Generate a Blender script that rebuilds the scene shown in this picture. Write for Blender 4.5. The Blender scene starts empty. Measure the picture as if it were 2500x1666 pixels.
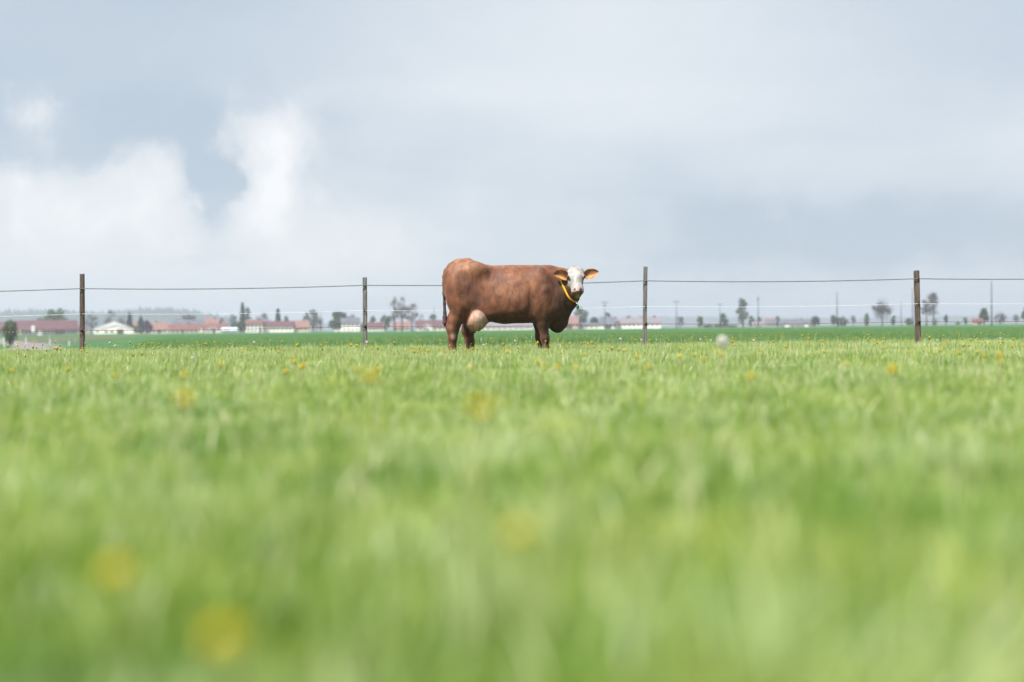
import bpy, bmesh, math, random
import numpy as np
from mathutils import Vector, Matrix, Euler

R = math.radians
SC = bpy.context.scene
COL = SC.collection

# ------------------------------------------------------------------ camera
F_PX = 3472.0            # focal length in photo pixels (50 mm on 36 mm, 2500 px wide)
CAM_Z = 0.42             # a low view across the meadow
ROLL = 0.0105
HOR = 30.0               # the horizon lies this many photo pixels above the middle
COW_Y = 22.3
cam_d = bpy.data.cameras.new('camera')
cam_d.lens = 50.0
cam_d.sensor_width = 36.0
cam_d.clip_start = 0.02
cam_d.clip_end = 30000.0
cam_d.dof.use_dof = True
cam_d.dof.focus_distance = COW_Y - 0.1
cam_d.dof.aperture_fstop = 1.0
cam = bpy.data.objects.new('camera', cam_d)
COL.objects.link(cam)
cam.location = (0, 0, CAM_Z)
cam.matrix_world = (Matrix.Translation((0, 0, CAM_Z)) @ Matrix.Rotation(R(90) - math.atan(HOR / F_PX), 4, 'X')
                    @ Matrix.Rotation(-ROLL, 4, 'Z'))
SC.camera = cam

# ------------------------------------------------------------------ sky
SUN_DIR = Vector((-0.46, -0.42, 0.86)).normalized()
EXPOSURE = 1.25
world = bpy.data.worlds.new('World')
SC.world = world
world.use_nodes = True
wt = world.node_tree
for n in list(wt.nodes):
    wt.nodes.remove(n)


class NT:
    """small helper to write node graphs"""
    def __init__(self, tree):
        self.t = tree

    def new(self, typ, **kw):
        n = self.t.nodes.new(typ)
        for k, v in kw.items():
            setattr(n, k, v)
        return n

    def link(self, a, b):
        self.t.links.new(a, b)

    def put(self, sock, v):
        if hasattr(v, 'is_output'):
            self.link(v, sock)
        else:
            sock.default_value = v

    def math(self, op, a, b=None, c=None, clamp=False):
        n = self.new('ShaderNodeMath', operation=op, use_clamp=clamp)
        self.put(n.inputs[0], a)
        if b is not None:
            self.put(n.inputs[1], b)
        if c is not None:
            self.put(n.inputs[2], c)
        return n.outputs[0]

    def vmath(self, op, a, b=None):
        n = self.new('ShaderNodeVectorMath', operation=op)
        self.put(n.inputs[0], a)
        if b is not None:
            self.put(n.inputs[1], b)
        return n.outputs[1] if op in ('LENGTH', 'DISTANCE', 'DOT_PRODUCT') else n.outputs[0]

    def smooth(self, v, lo, hi, to0=0.0, to1=1.0):
        n = self.new('ShaderNodeMapRange', interpolation_type='SMOOTHSTEP')
        self.put(n.inputs[0], v)
        n.inputs[1].default_value, n.inputs[2].default_value = lo, hi
        n.inputs[3].default_value, n.inputs[4].default_value = to0, to1
        return n.outputs[0]

    def noise(self, vec, scale, detail=4, rough=0.5, dist=0.0, w=None):
        n = self.new('ShaderNodeTexNoise')
        if w is not None:
            n.noise_dimensions = '4D'
            n.inputs['W'].default_value = w
        if vec is not None:
            self.link(vec, n.inputs['Vector'])
        n.inputs['Scale'].default_value = scale
        n.inputs['Detail'].default_value = detail
        n.inputs['Roughness'].default_value = rough
        n.inputs['Distortion'].default_value = dist
        return n.outputs['Fac']

    def mix(self, f, a, b, blend='MIX'):
        n = self.new('ShaderNodeMix', data_type='RGBA', blend_type=blend)
        self.put(n.inputs[0], f)
        self.put(n.inputs[6], a if hasattr(a, 'is_output') else (*a, 1.0))
        self.put(n.inputs[7], b if hasattr(b, 'is_output') else (*b, 1.0))
        return n.outputs[2]


def sky_world():
    N = NT(wt)
    tc = N.new('ShaderNodeTexCoord')
    d = N.vmath('NORMALIZE', tc.outputs['Generated'])
    sep = N.new('ShaderNodeSeparateXYZ')
    N.link(d, sep.inputs[0])
    x, y, z = sep.outputs
    zz = N.math('MAXIMUM', z, 0.0)
    # clear sky far above the cloud deck
    sky = N.new('ShaderNodeTexSky', sky_type='NISHITA', sun_disc=False)
    sky.sun_elevation = math.asin(SUN_DIR.z)
    sky.sun_rotation = math.atan2(SUN_DIR.x, SUN_DIR.y)
    sky.air_density, sky.dust_density, sky.ozone_density = 1.0, 1.5, 1.0
    clear = N.mix(1.0, sky.outputs[0], (0.09, 0.09, 0.09), 'MULTIPLY')
    # the cloud deck, laid out on a flat layer so that it closes up towards the horizon
    h = N.math('ADD', zz, 0.16)
    comb = N.new('ShaderNodeCombineXYZ')
    N.link(N.math('DIVIDE', x, h), comb.inputs[0])
    N.link(N.math('DIVIDE', y, h), comb.inputs[1])
    q = comb.outputs[0]
    big = N.noise(q, 0.75, 3, 0.5, 0.3, w=3.3)
    mid = N.noise(q, 1.9, 6, 0.55, 0.4, w=7.1)
    fine = N.noise(d, 9.0, 7, 0.56, 0.5, w=1.7)
    fine2 = N.noise(d, 24.0, 9, 0.64, 0.5, w=5.2)
    base = N.math('ADD', N.math('MULTIPLY', N.math('SUBTRACT', big, 0.5), 0.85),
                  N.math('MULTIPLY', N.math('SUBTRACT', mid, 0.5), 0.35))
    base = N.math('ADD', base, N.math('MULTIPLY', N.math('SUBTRACT', fine, 0.5), 0.16))

    # ragged outlines: the place looked up is pushed about by noise
    wx = N.math('MULTIPLY', N.math('SUBTRACT', N.noise(d, 13.0, 8, 0.66, 0.3, w=8.8), 0.5), 0.085)
    wz = N.math('MULTIPLY', N.math('SUBTRACT', N.noise(d, 15.0, 8, 0.66, 0.3, w=4.4), 0.5), 0.070)
    xw, zw = N.math('ADD', x, wx), N.math('ADD', z, wz)

    def lobe(px, py, rx, rz, amp):
        """a bank of cloud around the direction of a place in the sky"""
        cx, cz = (px - 1250) / F_PX, (803 + 0.0105 * (1250 - px) - py) / F_PX
        v = Vector((cx, 1.0, cz)).normalized()
        dx = N.math('DIVIDE', N.math('SUBTRACT', xw, v.x), rx / F_PX)
        dy = N.math('DIVIDE', N.math('SUBTRACT', zw, v.z), rz / F_PX)
        dd = N.math('DIVIDE', N.math('SUBTRACT', y, v.y), max(rx, rz) / F_PX)
        r2 = N.math('ADD', N.math('ADD', N.math('MULTIPLY', dx, dx), N.math('MULTIPLY', dy, dy)), N.math('MULTIPLY', dd, dd))
        return N.math('MULTIPLY', N.math('POWER', 2.718, N.math('MULTIPLY', r2, -1.0)), amp)

    def total(vals):
        s = vals[0]
        for v in vals[1:]:
            s = N.math('ADD', s, v)
        return s
    # broad tone of the grey deck
    tone = total([base, lobe(1500, 200, 620, 260, 0.22), lobe(100, 110, 560, 260, -0.20), lobe(2050, 570, 560, 90, -0.42),
                  lobe(2330, 40, 420, 200, -0.18), lobe(1300, 430, 330, 260, 0.06), lobe(480, 690, 700, 160, 0.26),
                  lobe(2000, 710, 600, 45, 0.10), lobe(1150, 640, 300, 160, -0.04), lobe(430, 330, 330, 110, -0.22), lobe(520, 440, 70, 110, -0.3)])
    t01 = N.smooth(tone, -0.40, 0.40)
    grey = N.mix(t01, (0.485, 0.575, 0.675), (0.80, 0.84, 0.88))
    # lit heaps breaking through on one side
    wob = N.math('ADD', N.math('MULTIPLY', N.math('SUBTRACT', fine, 0.5), 0.9), N.math('MULTIPLY', N.math('SUBTRACT', fine2, 0.5), 1.45))
    heap = total([lobe(655, 430, 85, 120, 1.05), lobe(720, 330, 110, 70, 0.60), lobe(545, 340, 45, 60, 0.42), lobe(400, 450, 110, 100, 0.72), lobe(90, 560, 130, 150, 0.50),
                  lobe(560, 600, 460, 130, 0.70), lobe(200, 520, 220, 110, 0.38), lobe(75, 265, 60, 60, 0.62), lobe(250, 420, 60, 40, 0.35), lobe(900, 620, 180, 90, 0.40), lobe(525, 440, 38, 95, -0.85),
                  lobe(490, 615, 110, 18, -0.45), lobe(40, 430, 40, 40, 0.5)])
    hv = N.math('ADD', heap, wob)
    lit = N.smooth(hv, 0.10, 0.88)
    core = N.smooth(hv, 0.75, 1.40)
    c = N.mix(N.math('MULTIPLY', lit, 0.9), grey, (0.835, 0.855, 0.885))
    c = N.mix(core, c, (0.99, 0.99, 1.0))
    scale = 1.02 / (2 ** EXPOSURE)
    c = N.mix(1.0, c, (scale, scale, scale), 'MULTIPLY')
    c = N.mix(0.95, clear, c)
    bg = N.new('ShaderNodeBackground')
    N.link(c, bg.inputs[0])
    bg.inputs[1].default_value = 1.0
    out = N.new('ShaderNodeOutputWorld')
    N.link(bg.outputs[0], out.inputs[0])


sky_world()
sun_d = bpy.data.lights.new('sun', 'SUN')
sun_d.energy = 4.4
sun_d.angle = R(8)
sun_d.color = (1.0, 0.95, 0.87)
sun = bpy.data.objects.new('sun', sun_d)
COL.objects.link(sun)
sun.rotation_euler = SUN_DIR.to_track_quat('Z', 'Y').to_euler()
sun.location = (0, 0, 60)

vs = SC.view_settings
SC.display_settings.display_device = 'sRGB'
vs.view_transform = 'Standard'
vs.look = 'None'
vs.exposure = EXPOSURE
vs.gamma = 1.0
vs.use_curve_mapping = False
cy = SC.cycles
cy.max_bounces = 4
cy.diffuse_bounces = 2
cy.glossy_bounces = 1
cy.transmission_bounces = 3
cy.transparent_max_bounces = 6
cy.volume_bounces = 0
cy.use_denoising = True
cy.sample_clamp_indirect = 4.0


# ------------------------------------------------------------------ pixel helpers
def unproj(px, py, depth):
    """photo pixel + distance along the view -> world point"""
    xi, yi = px - 1250.0, 833.0 - py
    c, s = math.cos(ROLL), math.sin(ROLL)
    x0, y0 = xi * c + yi * s, -xi * s + yi * c
    return Vector((x0 / F_PX * depth, depth, CAM_Z + (y0 - HOR) / F_PX * depth))


def sstep(v, lo, hi):
    t = np.clip((np.asarray(v, dtype=float) - lo) / (hi - lo), 0, 1)
    return t * t * (3 - 2 * t)


def ground_z(x, y):
    """flat land with a shallow dip where the road passes"""
    x, y = np.asarray(x, dtype=float), np.asarray(y, dtype=float)
    m = sstep(-x / np.maximum(y, 1.0), 0.235, 0.315) * sstep(y, 31, 80) * (1 - sstep(y, 240, 420)) * (1 - sstep(-x, 180, 320))
    return -1.25 * m + 0.02 * np.sin(x * 0.9 + 1.3) * np.sin(y * 0.7) * (1 - sstep(y, 40, 70))


# ------------------------------------------------------------------ mesh helpers
def mesh_np(name, verts, faces, smooth=False):
    """verts (n,3); faces: list of arrays (m,k)"""
    me = bpy.data.meshes.new(name)
    verts = np.asarray(verts, dtype=np.float32)
    if not isinstance(faces, (list, tuple)) or (len(faces) and not isinstance(faces[0], np.ndarray)):
        faces = [np.asarray(faces, dtype=np.int32)]
    me.vertices.add(len(verts))
    me.vertices.foreach_set('co', verts.ravel())
    nl = sum(f.size for f in faces)
    nf = sum(len(f) for f in faces)
    if nf:
        me.loops.add(nl)
        me.polygons.add(nf)
        me.loops.foreach_set('vertex_index', np.concatenate([f.ravel() for f in faces]).astype(np.int32))
        tot = np.concatenate([np.full(len(f), f.shape[1], dtype=np.int32) for f in faces])
        start = np.concatenate([[0], np.cumsum(tot)[:-1]]).astype(np.int32)
        me.polygons.foreach_set('loop_start', start)
        me.polygons.foreach_set('loop_total', tot)
        if smooth:
            me.polygons.foreach_set('use_smooth', np.ones(nf, dtype=bool))
    me.update(calc_edges=True)
    return me


class MB:
    """collects simple shapes into one mesh"""
    def __init__(self):
        self.v, self.f, self.m = [], [], []
        self.mi = 0

    def poly(self, pts):
        b = len(self.v)
        self.v += [tuple(p) for p in pts]
        self.f.append(list(range(b, b + len(pts))))
        self.m.append(self.mi)

    def box(self, x0, x1, y0, y1, z0, z1):
        b = len(self.v)
        self.v += [(x0, y0, z0), (x1, y0, z0), (x1, y1, z0), (x0, y1, z0), (x0, y0, z1), (x1, y0, z1), (x1, y1, z1), (x0, y1, z1)]
        for q in ((0, 3, 2, 1), (4, 5, 6, 7), (0, 1, 5, 4), (1, 2, 6, 5), (2, 3, 7, 6), (3, 0, 4, 7)):
            self.f.append([b + i for i in q])
            self.m.append(self.mi)
        return self

    def tube(self, pts, rad, n=8, cap=True):
        pts = [Vector(p) for p in pts]
        if not hasattr(rad, '__len__'):
            rad = [rad] * len(pts)
        rings = []
        up = Vector((0.13, 0.31, 0.94))
        for i, p in enumerate(pts):
            t = (pts[min(i + 1, len(pts) - 1)] - pts[max(i - 1, 0)]).normalized()
            a = t.cross(up)
            if a.length < 0.1:
                a = t.cross(Vector((1, 0, 0)))
            a.normalize()
            c = t.cross(a)
            b = len(self.v)
            for k in range(n):
                th = 2 * math.pi * k / n
                self.v.append(tuple(p + (a * math.cos(th) + c * math.sin(th)) * rad[i]))
            rings.append(b)
        for i in range(len(rings) - 1):
            for k in range(n):
                k2 = (k + 1) % n
                self.f.append([rings[i] + k, rings[i] + k2, rings[i + 1] + k2, rings[i + 1] + k])
                self.m.append(self.mi)
        if cap:
            self.f.append([rings[0] + k for k in range(n)][::-1])
            self.f.append([rings[-1] + k for k in range(n)])
            self.m += [self.mi, self.mi]
        return self

    def ball(self, c, r, nu=10, nv=6, sc=(1, 1, 1)):
        b = len(self.v)
        for j in range(nv + 1):
            ph = math.pi * j / nv
            for i in range(nu):
                th = 2 * math.pi * i / nu
                self.v.append((c[0] + r * sc[0] * math.sin(ph) * math.cos(th), c[1] + r * sc[1] * math.sin(ph) * math.sin(th), c[2] + r * sc[2] * math.cos(ph)))
        for j in range(nv):
            for i in range(nu):
                i2 = (i + 1) % nu
                self.f.append([b + j * nu + i, b + (j + 1) * nu + i, b + (j + 1) * nu + i2, b + j * nu + i2])
                self.m.append(self.mi)
        return self

    def mesh(self, name, mats, smooth=False):
        me = bpy.data.meshes.new(name)
        me.from_pydata(self.v, [], self.f)
        me.update()
        mats = mats if isinstance(mats, (list, tuple)) else [mats]
        for m in mats:
            me.materials.append(m)
        me.polygons.foreach_set('material_index', np.array(self.m, dtype=np.int32))
        if smooth:
            me.polygons.foreach_set('use_smooth', np.ones(len(self.f), dtype=bool))
        return me

    def build(self, name, mats, parent=None, smooth=False):
        return link(name, self.mesh(name, mats, smooth), parent)


def link(name, me, parent=None, loc=None):
    o = bpy.data.objects.new(name, me)
    COL.objects.link(o)
    if parent is not None:
        o.parent = parent
    if loc is not None:
        o.location = loc
    return o


def empty(name, loc, rz=0.0):
    o = bpy.data.objects.new(name, None)
    o.empty_display_size = 0.2
    o.location = loc
    o.rotation_euler = (0, 0, rz)
    COL.objects.link(o)
    return o


def tag(o, label=None, cat=None, group=None, kind=None):
    for k, v in (('label', label), ('category', cat), ('group', group), ('kind', kind)):
        if v:
            o[k] = v
    return o


# ------------------------------------------------------------------ materials
def material(name, col, rough=0.8, var=0.25, scale=3.0, bump=0.0, bscale=40.0, spec=0.3, coord='Object', metal=0.0, trans=0.0):
    """a plain surface with uneven colour"""
    m = bpy.data.materials.new(name)
    m.use_nodes = True
    t = m.node_tree
    N = NT(t)
    p = t.nodes['Principled BSDF']
    tc = N.new('ShaderNodeTexCoord')
    nz = N.noise(tc.outputs[coord], scale, 5, 0.6)
    dark = tuple(c * (1 - var) for c in col)
    lite = tuple(min(1, c * (1 + var)) for c in col)
    N.link(N.mix(N.smooth(nz, 0.3, 0.7), dark, lite), p.inputs['Base Color'])
    p.inputs['Roughness'].default_value = rough
    p.inputs['Specular IOR Level'].default_value = spec
    p.inputs['Metallic'].default_value = metal
    if bump:
        b = N.new('ShaderNodeBump')
        b.inputs['Strength'].default_value = bump
        N.link(N.noise(tc.outputs[coord], bscale, 6, 0.6), b.inputs['Height'])
        N.link(b.outputs[0], p.inputs['Normal'])
    return m


def leaf_material(name, col, col2, trans=0.35, scale=0.6):
    """thin foliage: light both bounces off and comes through"""
    m = bpy.data.materials.new(name)
    m.use_nodes = True
    t = m.node_tree
    N = NT(t)
    for n in list(t.nodes):
        t.nodes.remove(n)
    tc = N.new('ShaderNodeTexCoord')
    nz = N.noise(tc.outputs['Object'], scale, 4, 0.6)
    c = N.mix(N.smooth(nz, 0.3, 0.7), col, col2)
    d, tr, ms, out = N.new('ShaderNodeBsdfDiffuse'), N.new('ShaderNodeBsdfTranslucent'), N.new('ShaderNodeMixShader'), N.new('ShaderNodeOutputMaterial')
    N.link(c, d.inputs[0])
    N.link(c, tr.inputs[0])
    ms.inputs[0].default_value = trans
    N.link(d.outputs[0], ms.inputs[1])
    N.link(tr.outputs[0], ms.inputs[2])
    N.link(ms.outputs[0], out.inputs[0])
    return m


# ------------------------------------------------------------------ ground
def ground_material():
    m = bpy.data.materials.new('land')
    m.use_nodes = True
    t = m.node_tree
    N = NT(t)
    p = t.nodes['Principled BSDF']
    g = N.new('ShaderNodeNewGeometry')
    pos = g.outputs['Position']
    sep = N.new('ShaderNodeSeparateXYZ')
    N.link(pos, sep.inputs[0])
    x, y, _ = sep.outputs
    n1 = N.noise(pos, 0.35, 5, 0.6)
    n2 = N.noise(pos, 0.02, 4, 0.6)
    n3 = N.noise(pos, 6.0, 5, 0.65)
    field = N.mix(N.smooth(n1, 0.3, 0.7), (0.030, 0.088, 0.030), (0.040, 0.105, 0.034))
    field = N.mix(N.smooth(n2, 0.42, 0.62), field, (0.05, 0.12, 0.036))
    # a stubble strip in front of the village and a ploughed strip by the road
    yw = N.math('ADD', y, N.math('MULTIPLY', N.math('SUBTRACT', n2, 0.5), 60.0))
    dry = N.math('MULTIPLY', N.smooth(yw, 470.0, 500.0), N.math('SUBTRACT', 1.0, N.smooth(yw, 640.0, 700.0)))
    dry = N.math('MULTIPLY', dry, N.smooth(n1, 0.25, 0.6))
    field = N.mix(N.math('MULTIPLY', dry, 0.7), field, (0.26, 0.24, 0.10))
    pl = N.math('MULTIPLY', N.smooth(y, 262.0, 275.0), N.math('SUBTRACT', 1.0, N.smooth(y, 318.0, 330.0)))
    pl = N.math('MULTIPLY', pl, N.math('SUBTRACT', 1.0, N.smooth(x, -84.0, -72.0)))
    field = N.mix(N.math('MULTIPLY', pl, 0.8), field, (0.11, 0.075, 0.05))
    meadow = N.mix(N.smooth(n3, 0.3, 0.7), (0.045, 0.06, 0.02), (0.09, 0.12, 0.035))
    edge = N.smooth(N.math('ADD', y, N.math('MULTIPLY', n1, 1.0)), 28.3, 29.2)
    N.link(N.mix(edge, meadow, field), p.inputs['Base Color'])
    p.inputs['Roughness'].default_value = 0.95
    p.inputs['Specular IOR Level'].default_value = 0.1
    b = N.new('ShaderNodeBump')
    b.inputs['Strength'].default_value = 0.6
    b.inputs['Distance'].default_value = 0.05
    N.link(n3, b.inputs['Height'])
    N.link(b.outputs[0], p.inputs['Normal'])
    return m


def build_ground():
    s = np.linspace(-1, 1, 161)
    xs = np.sign(s) * (40 * np.abs(s) + 5960 * np.abs(s) ** 4.5)
    s = np.linspace(0, 1, 220)
    ys = np.concatenate([[-5900, -2000, -500, -120, -40], -10 + 330 * s + 5690 * s ** 5])
    X, Y = np.meshgrid(xs, ys, indexing='ij')
    V = np.stack([X, Y, ground_z(X, Y)], -1).reshape(-1, 3)
    ny = len(ys)
    i, j = np.meshgrid(np.arange(len(xs) - 1), np.arange(ny - 1), indexing='ij')
    a = (i * ny + j).ravel()
    me = mesh_np('ground', V, [np.stack([a, a + ny, a + ny + 1, a + 1], 1)], smooth=True)
    me.materials.append(ground_material())
    tag(link('ground', me), 'flat green farmland reaching to the village', kind='structure')


build_ground()


def build_road():
    pts = np.array([(-420, 760), (-250, 540), (-160, 400), (-124, 330), (-88, 250), (-66, 200), (-49, 150), (-38, 105), (-33, 60), (-31, 30), (-30, -40)], dtype=float)
    t = np.linspace(0, len(pts) - 1, 140)
    k = np.clip(t.astype(int), 0, len(pts) - 2)
    f = (t - k)[:, None]

    def cr(a):
        p0, p1, p2, p3 = a[np.maximum(k - 1, 0)], a[k], a[k + 1], a[np.minimum(k + 2, len(a) - 1)]
        return 0.5 * (2 * p1 + (p2 - p0) * f + (2 * p0 - 5 * p1 + 4 * p2 - p3) * f ** 2 + (3 * p1 - p0 - 3 * p2 + p3) * f ** 3)
    c = cr(pts)
    tn = np.gradient(c, axis=0)
    tn /= np.linalg.norm(tn, axis=1)[:, None]
    nr = np.stack([-tn[:, 1], tn[:, 0]], 1)
    offs = np.linspace(-4.2, 4.2, 9)
    V = []
    for o in offs:
        q = c + nr * o
        V.append(np.stack([q[:, 0], q[:, 1], ground_z(q[:, 0], q[:, 1]) + 0.06], 1))
    V = np.array(V)
    n = len(c)
    i, j = np.meshgrid(np.arange(len(offs) - 1), np.arange(n - 1), indexing='ij')
    a = (i * n + j).ravel()
    me = mesh_np('road', V.reshape(-1, 3), [np.stack([a, a + 1, a + n + 1, a + n], 1)], smooth=True)
    me.materials.append(material('pale_asphalt', (0.155, 0.145, 0.142), 0.9, 0.15, 0.4, coord='Object'))
    tag(link('road', me), 'pale grey country road curving past the fence', kind='structure')


build_road()


# ------------------------------------------------------------------ far hills
def build_hills():
    rng = np.random.default_rng(5)
    mh = material('far_woodland', (0.035, 0.055, 0.04), 1.0, 0.3, 0.004)
    mf = leaf_material('far_conifers', (0.028, 0.05, 0.036), (0.04, 0.065, 0.04), 0.1, 0.01)

    def height(x, y):
        # the long wooded ridge, falling away towards the middle, and a lower swell further out
        px = 1250 + x / 2200 * F_PX
        h1 = 31 * (1 - sstep(px, 430, 640)) * np.exp(-((y - 2250) / 220.0) ** 2)
        h1 = h1 * (0.93 + 0.07 * np.sin(px * 0.021)) - 3 * np.exp(-((px - 235) / 40.0) ** 2) * (h1 > 5)
        h2 = (12 + 5 * np.sin(x / 540.0 + 1) + 3 * np.sin(x / 180.0)) * np.exp(-((y - 3700) / 250.0) ** 2)
        return h1 + h2 - 0.3
    xs = np.linspace(-3000, 3000, 240)
    ys = np.linspace(1500, 4500, 90)
    X, Y = np.meshgrid(xs, ys, indexing='ij')
    V = np.stack([X, Y, height(X, Y) - 0.15], -1).reshape(-1, 3)
    i, j = np.meshgrid(np.arange(len(xs) - 1), np.arange(len(ys) - 1), indexing='ij')
    a = (i * len(ys) + j).ravel()
    me = mesh_np('hills', V, [np.stack([a, a + len(ys), a + len(ys) + 1, a + 1], 1)], smooth=True)
    me.materials.append(mh)
    tag(link('hills', me), 'long low wooded hills far beyond the village', kind='structure')
    # conifers covering them
    n = 16000
    x = rng.uniform(-1700, 1700, n)
    y = np.where(rng.random(n) < 0.6, rng.normal(2230, 130, n), rng.normal(3690, 130, n))
    z = height(x, y)
    ok = z > 3
    x, y, z = x[ok], y[ok], z[ok]
    n = len(x)
    hh = rng.uniform(7, 12, n) * np.where(rng.random(n) < 0.06, 1.35, 1)
    rr = hh * rng.uniform(0.26, 0.42, n)
    k = 6
    th = np.arange(k) * 2 * np.pi / k
    ring = np.stack([x[:, None] + rr[:, None] * np.cos(th), y[:, None] + rr[:, None] * np.sin(th), np.repeat(z[:, None] - 1, k, 1)], -1)
    top = np.stack([x, y, z + hh], -1)[:, None, :]
    V = np.concatenate([ring, top], 1).reshape(-1, 3)
    b = (np.arange(n) * (k + 1))[:, None]
    T = np.stack([np.stack([b[:, 0] + q, b[:, 0] + (q + 1) % k, b[:, 0] + k], 1) for q in range(k)], 1).reshape(-1, 3)
    me = mesh_np('hill_forest', V, [T])
    me.materials.append(mf)
    tag(link('hill_forest', me), 'blue hazy conifer wood covering the far hills', 'wood', kind='stuff')


build_hills()


# ------------------------------------------------------------------ grass
def grass_material(name, dark, mid, yellow, straw, patch=0.4, broad=False):
    m = bpy.data.materials.new(name)
    m.use_nodes = True
    t = m.node_tree
    N = NT(t)
    for n in list(t.nodes):
        t.nodes.remove(n)
    at = N.new('ShaderNodeAttribute', attribute_name='blade')
    sep = N.new('ShaderNodeSeparateColor')
    N.link(at.outputs['Color'], sep.inputs[0])
    along, tint, kindv = sep.outputs
    g = N.new('ShaderNodeNewGeometry')
    n1 = N.noise(g.outputs['Position'], patch, 4, 0.6)
    n2 = N.noise(g.outputs['Position'], patch * 5.0, 3, 0.6, w=2.0)
    v = N.math('ADD', N.math('ADD', 0.15, N.math('MULTIPLY', tint, 0.7)), N.math('MULTIPLY', N.math('SUBTRACT', n1, 0.5), 1.7))
    v = N.math('ADD', v, N.math('MULTIPLY', N.math('SUBTRACT', n2, 0.5), 1.9))
    c = N.mix(N.smooth(v, 0.0, 0.5), dark, mid)
    c = N.mix(N.smooth(v, 0.5, 1.1), c, yellow)
    if broad:   # dusty pale growth and lush dark tufts in patches
        n4 = N.noise(g.outputs['Position'], 2.2, 3, 0.6, 0.4, w=2.5)
        n5 = N.noise(g.outputs['Position'], 2.8, 3, 0.6, 0.4, w=4.1)
        c = N.mix(N.math('MULTIPLY', N.smooth(n4, 0.50, 0.62), 0.8), c, (0.44, 0.54, 0.27))
        c = N.mix(N.math('MULTIPLY', N.smooth(n5, 0.52, 0.62), 0.85), c, (0.085, 0.215, 0.008))
    c = N.mix(N.math('MULTIPLY', N.smooth(kindv, 0.86, 0.92), 0.9), c, straw)
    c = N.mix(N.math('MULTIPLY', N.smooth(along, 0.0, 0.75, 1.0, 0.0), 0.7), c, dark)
    d, tr, gl = N.new('ShaderNodeBsdfDiffuse'), N.new('ShaderNodeBsdfTranslucent'), N.new('ShaderNodeBsdfGlossy')
    ms, ms2, out = N.new('ShaderNodeMixShader'), N.new('ShaderNodeMixShader'), N.new('ShaderNodeOutputMaterial')
    N.link(c, d.inputs[0])
    N.link(N.mix(1.0, c, (1.0, 1.12, 0.6), 'MULTIPLY'), tr.inputs[0])
    gl.inputs['Roughness'].default_value = 0.45
    ms.inputs[0].default_value = 0.45
    N.link(d.outputs[0], ms.inputs[1])
    N.link(tr.outputs[0], ms.inputs[2])
    ms2.inputs[0].default_value = 0.06
    N.link(ms.outputs[0], ms2.inputs[1])
    N.link(gl.outputs[0], ms2.inputs[2])
    N.link(ms2.outputs[0], out.inputs[0])
    return m


def clump_mesh(name, rng, nb, rad, hmin, hmax, wid, lean, mat, stalks=0, broad=0):
    """one tuft: curved blades, a few dry stalks and broad leaves"""
    V, Q, T, C = [], [], [], []
    total = nb + stalks + broad
    for b in range(total):
        kind = 'b' if b < nb else ('s' if b < nb + stalks else 'l')
        r = rad * math.sqrt(rng.random())
        th = rng.random() * 2 * math.pi
        base = np.array([r * math.cos(th), r * math.sin(th), -0.005])
        h = rng.uniform(hmin, hmax) * (1 - 0.25 * (r / rad) ** 2)
        az = rng.random() * 2 * math.pi
        ln = abs(rng.normal(0, lean)) + 0.08
        w = wid * rng.uniform(0.7, 1.4)
        tint, kv = rng.random(), rng.random() * 0.84
        if kind == 's':
            h, ln, w, kv = hmax * rng.uniform(1.05, 1.45), ln * 0.4, wid * 0.5, rng.uniform(0.80, 1.0)
        if kind == 'l':
            h, ln, w, kv = h * 0.55, ln + 0.6, wid * 3.6, 0.2
        fw = np.array([math.cos(az), math.sin(az), 0.0])
        fa = az + math.pi / 2 + rng.uniform(-0.7, 0.7)
        sd = np.array([math.cos(fa), math.sin(fa), 0.0])
        b0 = len(V)
        segs = 3
        for s in range(segs + 1):
            u = s / segs
            p = base + np.array([0, 0, h * (u - 0.18 * ln * u * u)]) + fw * h * ln * u * u
            ww = w * (1 - u ** 2.2) * (1.0 if kind != 'l' else (0.35 + 1.3 * u * (1 - u) * 2))
            if s < segs:
                V += [p - sd * ww / 2, p + sd * ww / 2]
                C += [(u, tint, kv, 1)] * 2
            else:
                V.append(p)
                C.append((u, tint, kv, 1))
        for s in range(segs - 1):
            Q.append((b0 + 2 * s, b0 + 2 * s + 1, b0 + 2 * s + 3, b0 + 2 * s + 2))
        T.append((b0 + 2 * segs - 2, b0 + 2 * segs - 1, b0 + 2 * segs))
    me = mesh_np(name, np.array(V), [np.array(Q, dtype=np.int32), np.array(T, dtype=np.int32)], smooth=True)
    at = me.attributes.new('blade', 'FLOAT_COLOR', 'POINT')
    at.data.foreach_set('color', np.array(C, dtype=np.float32).ravel())
    me.materials.append(mat)
    return me


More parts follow.
